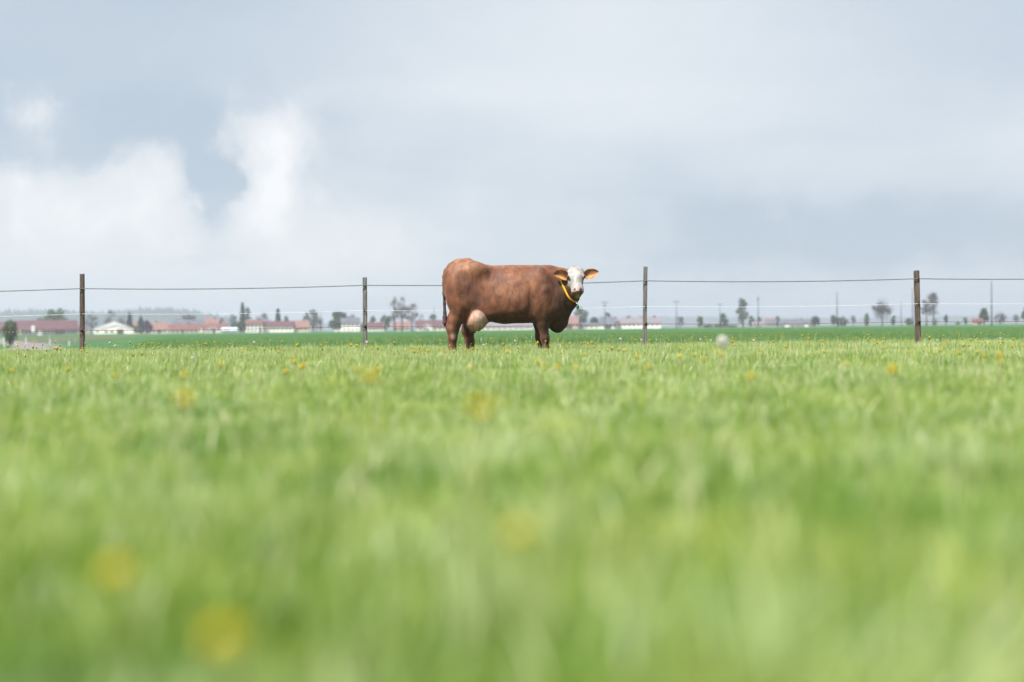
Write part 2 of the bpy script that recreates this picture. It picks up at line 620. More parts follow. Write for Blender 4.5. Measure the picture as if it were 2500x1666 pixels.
def turf_mesh(name, rng, nb, T, hmin, hmax, wid, lean, mat):
    """a square patch of turf, vectorised: curved blades, some dry ones and broad leaves"""
    bx, by = rng.uniform(-T / 2, T / 2, nb), rng.uniform(-T / 2, T / 2, nb)
    low = 0.82 + 0.22 * patchy(rng, bx, by, 9.0)
    h = rng.uniform(hmin, hmax, nb) * np.clip(low, 0.55, 1.25)
    az, fa = rng.uniform(0, 6.283, nb), rng.uniform(0, 6.283, nb)
    ln = np.abs(rng.normal(0, lean, nb)) + 0.08
    w = wid * rng.uniform(0.7, 1.4, nb)
    tint, kv = rng.random(nb), rng.random(nb) * 0.84
    leafy = rng.random(nb) < 0.035
    h, ln, w = np.where(leafy, h * 0.6, h), np.where(leafy, ln + 0.6, ln), np.where(leafy, w * 3.4, w)
    stalk = rng.random(nb) < 0.035
    h, ln, w, kv = np.where(stalk, hmax * rng.uniform(0.95, 1.3, nb), h), np.where(stalk, ln * 0.4, ln), np.where(stalk, w * 0.55, w), np.where(stalk, rng.uniform(0.8, 1.0, nb), kv)
    fw = np.stack([np.cos(az), np.sin(az)], 1)
    sd = np.stack([np.cos(fa), np.sin(fa)], 1)
    V = np.zeros((nb, 7, 3))
    C = np.ones((nb, 7, 4))
    for s in range(4):
        u = s / 3
        z = h * (u - 0.18 * ln * u * u) - 0.005
        c = np.stack([bx, by], 1) + fw * (h * ln * u * u)[:, None]
        ww = w * (1 - u ** 2.2) * np.where(leafy, 0.35 + 2.6 * u * (1 - u), 1.0)
        for q, sg in (((2 * s, -0.5), (2 * s + 1, 0.5)) if s < 3 else ((6, 0.0),)):
            V[:, q, :2] = c + sd * (ww * sg)[:, None]
            V[:, q, 2] = z
            C[:, q, 0], C[:, q, 1], C[:, q, 2] = u, tint, kv
    b = (np.arange(nb) * 7)[:, None]
    Q = np.concatenate([b + np.array([[0, 1, 3, 2]]), b + np.array([[2, 3, 5, 4]])]).astype(np.int32)
    Tn = (b + np.array([[4, 5, 6]])).astype(np.int32)
    me = mesh_np(name, V.reshape(-1, 3), [Q, Tn], smooth=True)
    at = me.attributes.new('blade', 'FLOAT_COLOR', 'POINT')
    at.data.foreach_set('color', C.reshape(-1).astype(np.float32))
    me.materials.append(mat)
    return me


def scatter(name, label, clumps, P, rot, scl, idx):
    """one grass object: a cloud of points that carries tufts"""
    lib = bpy.data.collections.new(name + '_tufts')
    for i, me in enumerate(clumps):
        lib.objects.link(bpy.data.objects.new('%s_tuft_%02d' % (name, i), me))
    me = mesh_np(name, P, [])
    for nm, typ, key, arr in (('rot', 'FLOAT_VECTOR', 'vector', rot), ('scl', 'FLOAT_VECTOR', 'vector', scl), ('idx', 'INT', 'value', idx)):
        at = me.attributes.new(nm, typ, 'POINT')
        at.data.foreach_set(key, np.asarray(arr, dtype=np.int32 if typ == 'INT' else np.float32).ravel())
    o = link(name, me)
    g = bpy.data.node_groups.new(name + '_scatter', 'GeometryNodeTree')
    g.interface.new_socket('Geometry', in_out='INPUT', socket_type='NodeSocketGeometry')
    g.interface.new_socket('Geometry', in_out='OUTPUT', socket_type='NodeSocketGeometry')
    gi, go = g.nodes.new('NodeGroupInput'), g.nodes.new('NodeGroupOutput')
    ci = g.nodes.new('GeometryNodeCollectionInfo')
    ci.inputs['Collection'].default_value = lib
    ci.inputs['Separate Children'].default_value = True
    ci.inputs['Reset Children'].default_value = True
    iop = g.nodes.new('GeometryNodeInstanceOnPoints')
    g.links.new(gi.outputs[0], iop.inputs['Points'])
    g.links.new(ci.outputs[0], iop.inputs['Instance'])
    iop.inputs['Pick Instance'].default_value = True
    for nm, typ, sock in (('rot', 'FLOAT_VECTOR', 'Rotation'), ('scl', 'FLOAT_VECTOR', 'Scale'), ('idx', 'INT', 'Instance Index')):
        na = g.nodes.new('GeometryNodeInputNamedAttribute')
        na.data_type = typ
        na.inputs['Name'].default_value = nm
        g.links.new(na.outputs['Attribute'], iop.inputs[sock])
    g.links.new(iop.outputs[0], go.inputs[0])
    o.modifiers.new('scatter', 'NODES').node_group = g
    return tag(o, label, 'grass', kind='stuff')


def patchy(rng, x, y, sc):
    """smooth uneven field for tuft height"""
    v = np.zeros_like(x)
    for k in range(5):
        a, b, c, d = rng.uniform(-1, 1), rng.uniform(-1, 1), rng.uniform(0, 6), sc * (1.6 ** k)
        v += np.sin((x * a + y * b) * d + c) / (1.25 ** k)
    return v / 2.2


def build_grass():
    rng = np.random.default_rng(11)
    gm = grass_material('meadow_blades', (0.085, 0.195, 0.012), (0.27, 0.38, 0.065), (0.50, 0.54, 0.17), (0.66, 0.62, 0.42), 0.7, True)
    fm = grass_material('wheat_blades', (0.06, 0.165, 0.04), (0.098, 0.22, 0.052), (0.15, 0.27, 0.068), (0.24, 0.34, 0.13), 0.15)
    # turf laid as patches half a metre wide, with taller tufts standing among them
    T = 0.6
    turf = [turf_mesh('turf_patch', rng, n_, T, 0.06, 0.155, 0.0052, 0.55, gm) for n_ in (1500,) * 9]
    tufts = [clump_mesh('meadow_tuft', rng, 60, 0.10, 0.09, 0.185, 0.0055, 0.5, gm, stalks=2, broad=3) for i in range(5)]
    gi, gj = np.meshgrid(np.arange(-24, 25), np.arange(-2, 48), indexing='ij')
    x, y = (gi.ravel() + 0.5) * T, (gj.ravel() + 0.5) * T
    ok = (np.abs(x) < 0.36 * np.maximum(y, 0) * 1.16 + 1.8) & (y < 28.7) & ~((y < 0.5) & (np.abs(x) < 0.7))
    P = np.stack([x[ok], y[ok]], 1)
    n = len(P)
    idx = rng.integers(0, 9, n)
    # ungrazed and taller where the photographer lies, cropped short around the cow
    rank_h = lambda yy: 1 + 0.18 * (1 - sstep(yy, 1.2, 5.0))
    hp = (1 + 0.12 * np.clip(patchy(rng, P[:, 0], P[:, 1], 0.8), -1, 1) + rng.normal(0, 0.03, n)) * rank_h(P[:, 1])
    rot = np.stack([np.zeros(n), np.zeros(n), rng.integers(0, 4, n) * (math.pi / 2)], 1)
    wv = np.ones(n)
    m = 1500
    Pt = np.stack([rng.uniform(-12.5, 12.5, m), rng.uniform(0.45, 28.4, m)], 1)
    Pt = Pt[(np.abs(Pt[:, 0]) < 0.36 * Pt[:, 1] * 1.16 + 1.2) & (np.hypot(Pt[:, 0], Pt[:, 1]) > 0.75)]
    m = len(Pt)
    ht = np.clip(1 + 0.22 * patchy(rng, Pt[:, 0], Pt[:, 1], 1.1) + rng.normal(0, 0.12, m), 0.6, 1.4) * (0.6 + 0.4 * rank_h(Pt[:, 1]))
    P = np.concatenate([P, Pt])
    rot = np.concatenate([rot, np.stack([rng.normal(0, 0.12, m), rng.normal(0, 0.12, m), rng.uniform(0, 6.283, m)], 1)])
    scl = np.stack([np.concatenate([wv, rng.uniform(0.9, 1.3, m)])] * 2 + [np.concatenate([hp, ht])], 1)
    idx = np.concatenate([idx, 9 + rng.integers(0, 5, m)])
    P3 = np.concatenate([P, ground_z(P[:, 0], P[:, 1])[:, None]], 1)
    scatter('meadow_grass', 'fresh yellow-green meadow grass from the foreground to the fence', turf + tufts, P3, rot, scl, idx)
    # the young crop and rank tufts beyond the fence
    T = 1.0
    crop = [turf_mesh('crop_patch', rng, 1000, T, 0.12, 0.21, 0.0085, 0.3, fm) for i in range(6)]
    rank = [clump_mesh('rank_tuft', rng, 60, 0.16, 0.13, 0.25, 0.0075, 0.3, fm, stalks=2) for i in range(4)]
    gi, gj = np.meshgrid(np.arange(-30, 31), np.arange(0, 55), indexing='ij')
    x, y = (gi.ravel() + 0.5) * T, 28.9 + gj.ravel() * T
    ok = (np.abs(x) < 0.36 * y * 1.12 + 1.5) & ~(x < -0.262 * y + 0.4)
    P = np.stack([x[ok], y[ok]], 1)
    n = len(P)
    hp = (0.80 + rng.normal(0, 0.03, n)) * (1 - 0.45 * sstep(-P[:, 0] - 3, 0, 3.5))
    rot = np.stack([np.zeros(n), np.zeros(n), rng.integers(0, 4, n) * (math.pi / 2)], 1)
    idx = rng.integers(0, 6, n)
    m = 330
    Pt = np.stack([rng.uniform(-12.5, 12.5, m), 28.3 + 2.2 * rng.random(m) ** 1.5], 1)
    keep = patchy(rng, Pt[:, 0], Pt[:, 1] * 0.2, 1.0) > 0.05
    Pt = Pt[keep]
    m = len(Pt)
    ht = rng.uniform(0.8, 1.3, m) * (1 - 0.4 * sstep(-Pt[:, 0] - 4, 0, 3.5))
    P = np.concatenate([P, Pt])
    rot = np.concatenate([rot, np.stack([rng.normal(0, 0.08, m), rng.normal(0, 0.08, m), rng.uniform(0, 6.283, m)], 1)])
    scl = np.stack([np.concatenate([np.ones(n), rng.uniform(0.9, 1.3, m)])] * 2 + [np.concatenate([hp, ht])], 1)
    idx = np.concatenate([idx, 6 + rng.integers(0, 4, m)])
    P3 = np.concatenate([P, ground_z(P[:, 0], P[:, 1])[:, None]], 1)
    scatter('crop_grass', 'darker green young crop growing behind the wire fence', crop + rank, P3, rot, scl, idx)


build_grass()


# ------------------------------------------------------------------ village
MAT = {
    'white': material('white_render', (0.80, 0.79, 0.78), 0.9, 0.06, 0.5),
    'cream': material('cream_render', (0.62, 0.55, 0.44), 0.9, 0.07, 0.5),
    'pinkwall': material('pink_render', (0.42, 0.28, 0.26), 0.9, 0.07, 0.5),
    'greywall': material('grey_boards', (0.16, 0.17, 0.19), 0.9, 0.15, 0.8),
    'paleblue': material('pale_blue_sheet', (0.50, 0.60, 0.66), 0.7, 0.08, 0.6),
    'red': material('red_tiles', (0.135, 0.058, 0.05), 0.9, 0.2, 0.6),
    'salmon': material('weathered_salmon_tiles', (0.18, 0.10, 0.086), 0.9, 0.18, 0.6),
    'brown': material('brown_red_tiles', (0.09, 0.038, 0.044), 0.9, 0.2, 0.5),
    'slate': material('blue_grey_slate', (0.085, 0.09, 0.115), 0.8, 0.2, 0.5),
    'mauve': material('mauve_grey_tiles', (0.16, 0.135, 0.155), 0.9, 0.15, 0.5),
    'pale': material('pale_grey_sheet', (0.52, 0.53, 0.54), 0.7, 0.08, 0.4),
    'glass': material('dark_window_glass', (0.045, 0.05, 0.06), 0.2, 0.1, 1.0, spec=0.6),
    'frame': material('white_window_frame', (0.7, 0.7, 0.68), 0.6, 0.05, 1.0),
    'timber': material('dark_timber', (0.07, 0.05, 0.04), 0.9, 0.2, 1.0),
    'bark': material('grey_bark', (0.075, 0.065, 0.06), 1.0, 0.3, 1.0),
    'pole': material('tarred_pole_wood', (0.085, 0.08, 0.08), 0.9, 0.25, 1.5),
    'metal': material('dull_grey_metal', (0.25, 0.26, 0.27), 0.5, 0.1, 2.0, metal=0.6),
    'porcelain': material('brown_porcelain', (0.10, 0.05, 0.035), 0.3, 0.1, 2.0),
    'plastic_white': material('white_plastic', (0.78, 0.78, 0.76), 0.5, 0.04, 3.0),
    'plastic_black': material('black_plastic', (0.016, 0.016, 0.018), 0.45, 0.15, 30.0),
}


def roof_slabs(mb, x0, x1, y0, y1, ze, zr, ridge, over=0.45, th=0.22):
    """two sloping slabs with thickness; ridge along 'x' or 'y'"""
    if ridge == 'x':
        ym = (y0 + y1) / 2
        run = (y1 - y0) / 2
        sl = (zr - ze) / run
        for s, ye in ((-1, y0), (1, y1)):
            yo = ye + s * over
            zo = ze - sl * over
            a = [(x0 - over, yo, zo), (x1 + over, yo, zo), (x1 + over, ym, zr), (x0 - over, ym, zr)]
            b = [(p[0], p[1], p[2] + th) for p in a]
            if s > 0:
                a, b = a[::-1], b[::-1]
            mb.poly(a[::-1])
            mb.poly(b)
            for k in range(4):
                k2 = (k + 1) % 4
                mb.poly([a[k], a[k2], b[k2], b[k]])
    else:
        xm = (x0 + x1) / 2
        sl = (zr - ze) / ((x1 - x0) / 2)
        for s, xe in ((-1, x0), (1, x1)):
            xo = xe + s * over
            zo = ze - sl * over
            a = [(xo, y1 + over, zo), (xo, y0 - over, zo), (xm, y0 - over, zr), (xm, y1 + over, zr)]
            b = [(p[0], p[1], p[2] + th) for p in a]
            if s > 0:
                a, b = a[::-1], b[::-1]
            mb.poly(a[::-1])
            mb.poly(b)
            for k in range(4):
                k2 = (k + 1) % 4
                mb.poly([a[k], a[k2], b[k2], b[k]])


def house(name, cat, label, pl, pr, ptop, peave, d, depth, ridge, wall, roof, wins=(), door=None, chim=(), over=0.4):
    """pl..pr: photo columns of the walls; ptop/peave: photo rows of ridge and eaves"""
    a, b = unproj(pl, 805, d), unproj(pr, 805, d)
    cx, w = (a.x + b.x) / 2, (b.x - a.x)
    gz = float(ground_z(cx, d)) - 0.15
    zr = unproj((pl + pr) / 2, ptop, d).z - gz - 0.2
    ze = max(1.0, unproj((pl + pr) / 2, peave, d).z - gz)
    zr = max(zr, ze + 0.12 * w if ridge == 'y' else ze + 0.9)
    root = empty(name, (cx * (1 + depth / 2 / d), d + depth / 2, gz), math.atan2(-cx, d))
    tag(root, label, cat, None)
    x0, x1, y0, y1 = -w / 2, w / 2, -depth / 2, depth / 2
    mb = MB()
    if ridge == 'x':
        for (xa, s) in ((x0, 1), (x1, -1)):
            p = [(xa, y0, 0), (xa, y0, ze), (xa, 0, zr - 0.01), (xa, y1, ze), (xa, y1, 0)]
            mb.poly(p if s > 0 else p[::-1])
        mb.poly([(x0, y0, 0), (x1, y0, 0), (x1, y0, ze), (x0, y0, ze)])
        mb.poly([(x1, y1, 0), (x0, y1, 0), (x0, y1, ze), (x1, y1, ze)])
    else:
        for (ya, s) in ((y0, 1), (y1, -1)):
            p = [(x0, ya, 0), (x1, ya, 0), (x1, ya, ze), (0, ya, zr - 0.01), (x0, ya, ze)]
            mb.poly(p if s > 0 else p[::-1])
        mb.poly([(x0, y1, 0), (x0, y0, 0), (x0, y0, ze), (x0, y1, ze)])
        mb.poly([(x1, y0, 0), (x1, y1, 0), (x1, y1, ze), (x1, y0, ze)])
    mb.build('wall', MAT[wall], root)
    mb = MB()
    roof_slabs(mb, x0, x1, y0, y1, ze, zr, ridge, over)
    ro = mb.build('roof', MAT[roof], root)
    for (fx, s) in chim:
        m2 = MB()
        m2.box(x0 + fx * w - 0.35, x0 + fx * w + 0.35, -0.35, 0.35, zr - 0.8, zr + 0.9 * s)
        m2.build('chimney', MAT['salmon'], ro)
    for (fx, fz, ww, wh) in wins:
        px_ = x0 + fx * w
        if ridge == 'x' or fz < ze:       # keep the head of the window under the eaves
            wh = min(wh, max(0.5, ze - 0.9))
            fz = min(fz, ze - 0.45 - wh / 2)
        pz = fz
        fo = MB()
        t = 0.09
        fo.box(px_ - ww / 2, px_ - ww / 2 + t, y0 - 0.05, y0 + 0.06, pz - wh / 2, pz + wh / 2)
        fo.box(px_ + ww / 2 - t, px_ + ww / 2, y0 - 0.05, y0 + 0.06, pz - wh / 2, pz + wh / 2)
        fo.box(px_ - ww / 2 + t, px_ + ww / 2 - t, y0 - 0.05, y0 + 0.06, pz + wh / 2 - t, pz + wh / 2)
        fo.box(px_ - ww / 2 + t, px_ + ww / 2 - t, y0 - 0.05, y0 + 0.06, pz - wh / 2, pz - wh / 2 + t)
        f = fo.build('window', MAT['frame'], root)
        MB().box(px_ - ww / 2 + t, px_ + ww / 2 - t, y0 - 0.02, y0 + 0.05, pz - wh / 2 + t, pz + wh / 2 - t).build('pane', MAT['glass'], f)
    if door:
        fx, ww, wh, mt = door
        px_ = x0 + fx * w
        MB().box(px_ - ww / 2, px_ + ww / 2, y0 - 0.06, y0 + 0.08, 0.02, wh).build('door', MAT[mt], root)
    return root


def row(n, f0, f1, z, ww=1.1, wh=1.2):
    return [(f0 + (f1 - f0) * (i + 0.5) / n, z, ww, wh) for i in range(n)]


house('barn', 'barn', 'long low barn with brown-red roof and dark grey walls by the road', 37, 186, 782, 805, 560, 14, 'x', 'greywall', 'brown',
      row(5, 0.1, 0.95, 1.3, 1.4, 0.7), door=(0.72, 3.2, 2.1, 'timber'))
house('barn', 'barn', 'end of a brown-red barn roof behind the round roadside bush', -60, 30, 786, 804, 575, 12, 'x', 'greywall', 'brown', row(3, 0.1, 0.9, 1.3, 1.2, 0.7))
house('house', 'house', 'red gable peeping over the ridge of the long brown-red barn', 82, 112, 776, 788, 600, 9, 'y', 'pinkwall', 'red', [(0.5, 5.6, 1, 1)])
house('house', 'house', 'small pink house half hidden by the tallest fence post', 187, 215, 792, 804, 590, 8, 'y', 'pinkwall', 'salmon', row(2, 0.15, 0.85, 1.4), door=(0.5, 1.0, 2.0, 'timber'))
house('house', 'house', 'wide white gabled hall with pale grey roof beside a dark spruce', 231, 325, 784, 803, 570, 22, 'y', 'white', 'pale',
          [(0.08, 1.3, 1.3, 0.9)], over=0.12)
house('porch', 'porch', 'low white gabled porch in front of the wide white hall', 246, 322, 794, 804, 564, 5, 'y', 'white', 'pale', row(2, 0.1, 0.45, 1.4, 1.3, 1.0), door=(0.62, 2.6, 2.0, 'timber'), over=0.15)
house('house', 'house', 'salmon roofed house between the column cypress and the wide white hall', 325, 345, 785, 801, 610, 9, 'x', 'white', 'salmon', row(2, 0.1, 0.9, 1.3))
house('house', 'house', 'salmon roofed white house next to the dark purple tree', 370, 408, 787, 805, 590, 10, 'x', 'white', 'salmon', row(4, 0.05, 0.95, 1.3, 0.9, 1.1), door=(0.5, 0.9, 1.9, 'timber'), chim=((0.3, 1),))
house('house', 'house', 'long bright red roofed low white house with several windows', 414, 486, 791, 806, 585, 10, 'x', 'white', 'red', row(6, 0.03, 0.97, 1.2, 0.9, 1.0), door=(0.45, 0.9, 1.9, 'timber'), chim=((0.65, 1),))
house('house', 'house', 'dark slate roofed house behind the long bright red roof', 424, 500, 781, 795, 640, 11, 'x', 'cream', 'slate', row(3, 0.1, 0.9, 4.0))
house('house', 'house', 'tall house with salmon tile roof and dark ridge in the village', 503, 530, 777, 795, 600, 9, 'x', 'white', 'salmon', row(2, 0.1, 0.9, 1.6), chim=((0.8, 1),))
house('house', 'house', 'tall brown-red roofed house touching the tall salmon roof', 531, 554, 775, 795, 605, 9, 'y', 'pinkwall', 'brown', row(2, 0.1, 0.9, 3.2))
house('house', 'house', 'low red roofed house in front of the tall salmon roof', 496, 556, 791, 803, 592, 9, 'x', 'white', 'red', row(3, 0.1, 0.9, 1.3))
house('shed', 'shed', 'small white gable shed in front of the low red roof', 505, 531, 799, 806, 575, 6, 'y', 'white', 'pale', [(0.3, 1.2, 0.8, 0.8)], door=(0.65, 1.2, 1.9, 'timber'))
house('shed', 'shed', 'pale blue flat shed beside dark shrubs', 543, 577, 804, 807, 560, 6, 'x', 'paleblue', 'paleblue', door=(0.3, 2.0, 1.7, 'pale'))
house('house', 'house', 'two-storey white farmhouse with red roof at the end of the long white stable', 600, 641, 781, 791, 580, 11, 'x', 'white', 'red',
      row(4, 0.05, 0.95, 2.9, 0.9, 1.1) + row(3, 0.05, 0.7, 1.0, 0.9, 0.9), door=(0.85, 1.0, 2.0, 'timber'))
house('stable', 'stable', 'long white stable with brown-red roof joined to the two-storey farmhouse', 641, 716, 784, 797, 583, 12, 'x', 'white', 'brown',
      row(7, 0.03, 0.97, 1.3, 1.0, 0.7))
house('barn', 'barn', 'salmon roofed barn at the far end of the long white stable', 717, 754, 782, 800, 586, 13, 'x', 'cream', 'salmon', row(3, 0.1, 0.9, 1.2, 0.9, 0.7))
house('house', 'house', 'salmon roofed house behind the slate roofed white house', 816, 842, 780, 793, 640, 10, 'x', 'white', 'salmon', row(2, 0.1, 0.9, 2.5))
house('house', 'house', 'white house with hipped slate-grey roof beside a grey fence post', 834, 878, 776, 789, 600, 11, 'x', 'white', 'slate',
      row(4, 0.05, 0.95, 3.3, 0.9, 1.1) + row(4, 0.05, 0.95, 1.1, 0.9, 0.9), chim=((0.35, 1),))
house('house', 'house', 'small pale pink house just behind the grey fence post', 880, 897, 786, 795, 610, 8, 'y', 'pinkwall', 'red', [(0.5, 1.6, 0.9, 1)])
house('barn', 'barn', 'brown-red roofed barn between the fence post and the three bare trees', 898, 937, 787, 800, 605, 11, 'x', 'white', 'brown', row(4, 0.05, 0.95, 1.2, 0.9, 0.7))
house('house', 'house', 'salmon roofed house behind the trunks of the three bare trees', 960, 1000, 785, 801, 620, 10, 'x', 'white', 'salmon', row(4, 0.05, 0.95, 1.2, 0.9, 0.9))
house('house', 'house', 'white gabled house in front of a long brown-red roof by the cow tail', 1030, 1053, 789, 798, 600, 9, 'y', 'white', 'pale', row(2, 0.2, 0.8, 1.4, 0.9, 1.0))
house('barn', 'barn', 'long brown-red roofed barn ending behind the tail of the cow', 1016, 1096, 782, 799, 630, 12, 'x', 'white', 'brown', row(6, 0.05, 0.95, 1.2, 1, 0.8))
house('house', 'house', 'low white row house seen under the belly of the cow', 1165, 1300, 789, 798, 620, 10, 'x', 'white', 'mauve', row(9, 0.04, 0.96, 1.2, 0.9, 0.9))
house('barn', 'barn', 'pinkish red gabled barn beside the brisket of the cow', 1368, 1411, 772, 791, 590, 14, 'x', 'pinkwall', 'salmon', row(2, 0.2, 0.8, 1.5, 1.2, 0.9), door=(0.5, 2.6, 2.3, 'timber'))
house('barn', 'barn', 'dark slate roofed barn at the end of the long white wing', 1466, 1504, 773, 793, 590, 14, 'x', 'white', 'slate', row(2, 0.1, 0.9, 1.2, 1, 0.7), door=(0.5, 2.4, 2.0, 'timber'))
house('stable', 'stable', 'long white stable wing with mauve-grey roof behind a grey fence post', 1505, 1613, 776, 790, 596, 13, 'x', 'white', 'mauve', row(9, 0.03, 0.97, 1.3, 1.0, 0.7))
house('stable', 'stable', 'low white outbuilding joined to the dark slate roofed barn', 1411, 1465, 790, 795, 598, 8, 'x', 'white', 'slate', row(4, 0.05, 0.95, 1.2, 0.9, 0.7))
house('farmhouse', 'house', 'very long farm range with dark slate-purple roof on open field', 1868, 1994, 780, 794, 640, 14, 'x', 'white', 'slate', row(8, 0.2, 0.97, 1.3, 1.1, 0.9), chim=((0.2, 1), (0.7, 1)))
house('barn', 'barn', 'low mauve roofed barn with white wall beside the long slate farm range', 1837, 1866, 786, 796, 622, 10, 'x', 'white', 'mauve', row(2, 0.1, 0.9, 1.2, 1, 0.8))
house('house', 'house', 'salmon roof rising behind the long slate farm range', 1868, 1896, 777, 784, 690, 9, 'x', 'cream', 'salmon', row(2, 0.1, 0.9, 4.0))
house('shed', 'shed', 'white gabled dormer shed before the long slate farm range', 1915, 1926, 787, 793, 628, 5, 'y', 'white', 'slate', [(0.5, 1.2, 0.9, 0.9)])
house('shed', 'shed', 'second white gabled shed before the slate farm range, by the round tree', 1962, 1973, 787, 793, 629, 5, 'y', 'white', 'slate', [(0.5, 1.2, 0.9, 0.9)])
house('shed', 'shed', 'small red brick shed beneath the round green tree', 2375, 2398, 780, 785, 520, 6, 'x', 'pinkwall', 'red', [(0.3, 1.2, 0.8, 0.8)], door=(0.7, 1.2, 1.7, 'timber'))
house('shed', 'shed', 'tiny tan gabled hut beside the round roadside bush', 43, 52, 801, 806, 545, 2, 'y', 'cream', 'mauve', door=(0.5, 0.4, 0.9, 'timber'))


# ------------------------------------------------------------------ trees
LEAF = {
    'green': leaf_material('fresh_leaves', (0.055, 0.10, 0.03), (0.09, 0.15, 0.045)),
    'deep': leaf_material('deep_green_leaves', (0.035, 0.085, 0.03), (0.06, 0.12, 0.04)),
    'teal': leaf_material('spruce_needles', (0.014, 0.04, 0.03), (0.028, 0.062, 0.04), 0.1),
    'pale': leaf_material('young_pale_leaves', (0.085, 0.12, 0.06), (0.13, 0.17, 0.085)),
    'purple': leaf_material('purple_leaves', (0.045, 0.018, 0.03), (0.075, 0.03, 0.045)),
    'twig': leaf_material('bare_twigs', (0.07, 0.055, 0.055), (0.11, 0.09, 0.085), 0.05),
    'olive': leaf_material('budding_twigs', (0.10, 0.115, 0.045), (0.14, 0.16, 0.06), 0.3),
}


def quads_from(rng, C, size, stretch=1.0, up=0.0):
    """random leaf-sized faces around the points C"""
    n = len(C)
    a = rng.normal(0, 1, (n, 3))
    a /= np.linalg.norm(a, axis=1)[:, None]
    a[:, 2] += up
    b = np.cross(a, rng.normal(0, 1, (n, 3)))
    b /= np.linalg.norm(b, axis=1)[:, None] + 1e-9
    s = (size * rng.uniform(0.6, 1.4, n))[:, None]
    a, b = a * s * stretch, b * s
    V = np.stack([C - a - b * 0.5, C + a * 0.2 - b, C + a + b * 0.5, C - a * 0.2 + b], 1).reshape(-1, 3)
    i = (np.arange(n) * 4)[:, None] + np.arange(4)[None]
    return V, i.astype(np.int32)


def crown_lobes(rng, w, h, z0, z1, n):
    """uneven clumps inside the crown's outline"""
    L = []
    for k in range(n):
        u = rng.random()
        z = z0 + (z1 - z0) * (0.12 + 0.82 * u)
        prof = math.sin(math.pi * min(1, max(0.0, 0.12 + 0.80 * u))) ** 0.7
        r = w / 2 * prof * 0.84 * math.sqrt(rng.random())
        th = rng.random() * 6.283
        s = w * rng.uniform(0.11, 0.24)
        L.append((r * math.cos(th), r * math.sin(th), z, s, s * rng.uniform(0.7, 1.1)))
    return L


def limbs(mb, rng, h, w, trunk_r, z0, n, twin=None):
    """tapered trunk with limbs; returns the limb ends"""
    bend = rng.normal(0, 0.02 * h, 2)
    top = (bend[0], bend[1], h * 0.72)
    mb.tube([(0, 0, -0.3), (bend[0] * 0.3, bend[1] * 0.3, h * 0.25), (bend[0] * 0.7, bend[1] * 0.7, h * 0.5), top],
            [trunk_r * 1.25, trunk_r * 0.9, trunk_r * 0.6, trunk_r * 0.22], 7)
    ends = [top]
    for k in range(n):
        f = rng.uniform(z0 / h, 0.66)
        st = np.array([bend[0] * f, bend[1] * f, h * f])
        th = 6.283 * (k / n) + rng.uniform(-0.4, 0.4)
        L = w * rng.uniform(0.30, 0.48)
        rise = h * rng.uniform(0.14, 0.34)
        m_ = st + np.array([math.cos(th) * L * 0.5, math.sin(th) * L * 0.5, rise * 0.45])
        e = st + np.array([math.cos(th) * L, math.sin(th) * L, rise])
        e[2] = min(e[2], h * 0.95)
        r = trunk_r * (0.5 - 0.3 * f)
        mb.tube([st, m_, e], [r, r * 0.6, r * 0.2], 5, cap=False)
        ends.append(tuple(e))
    return ends


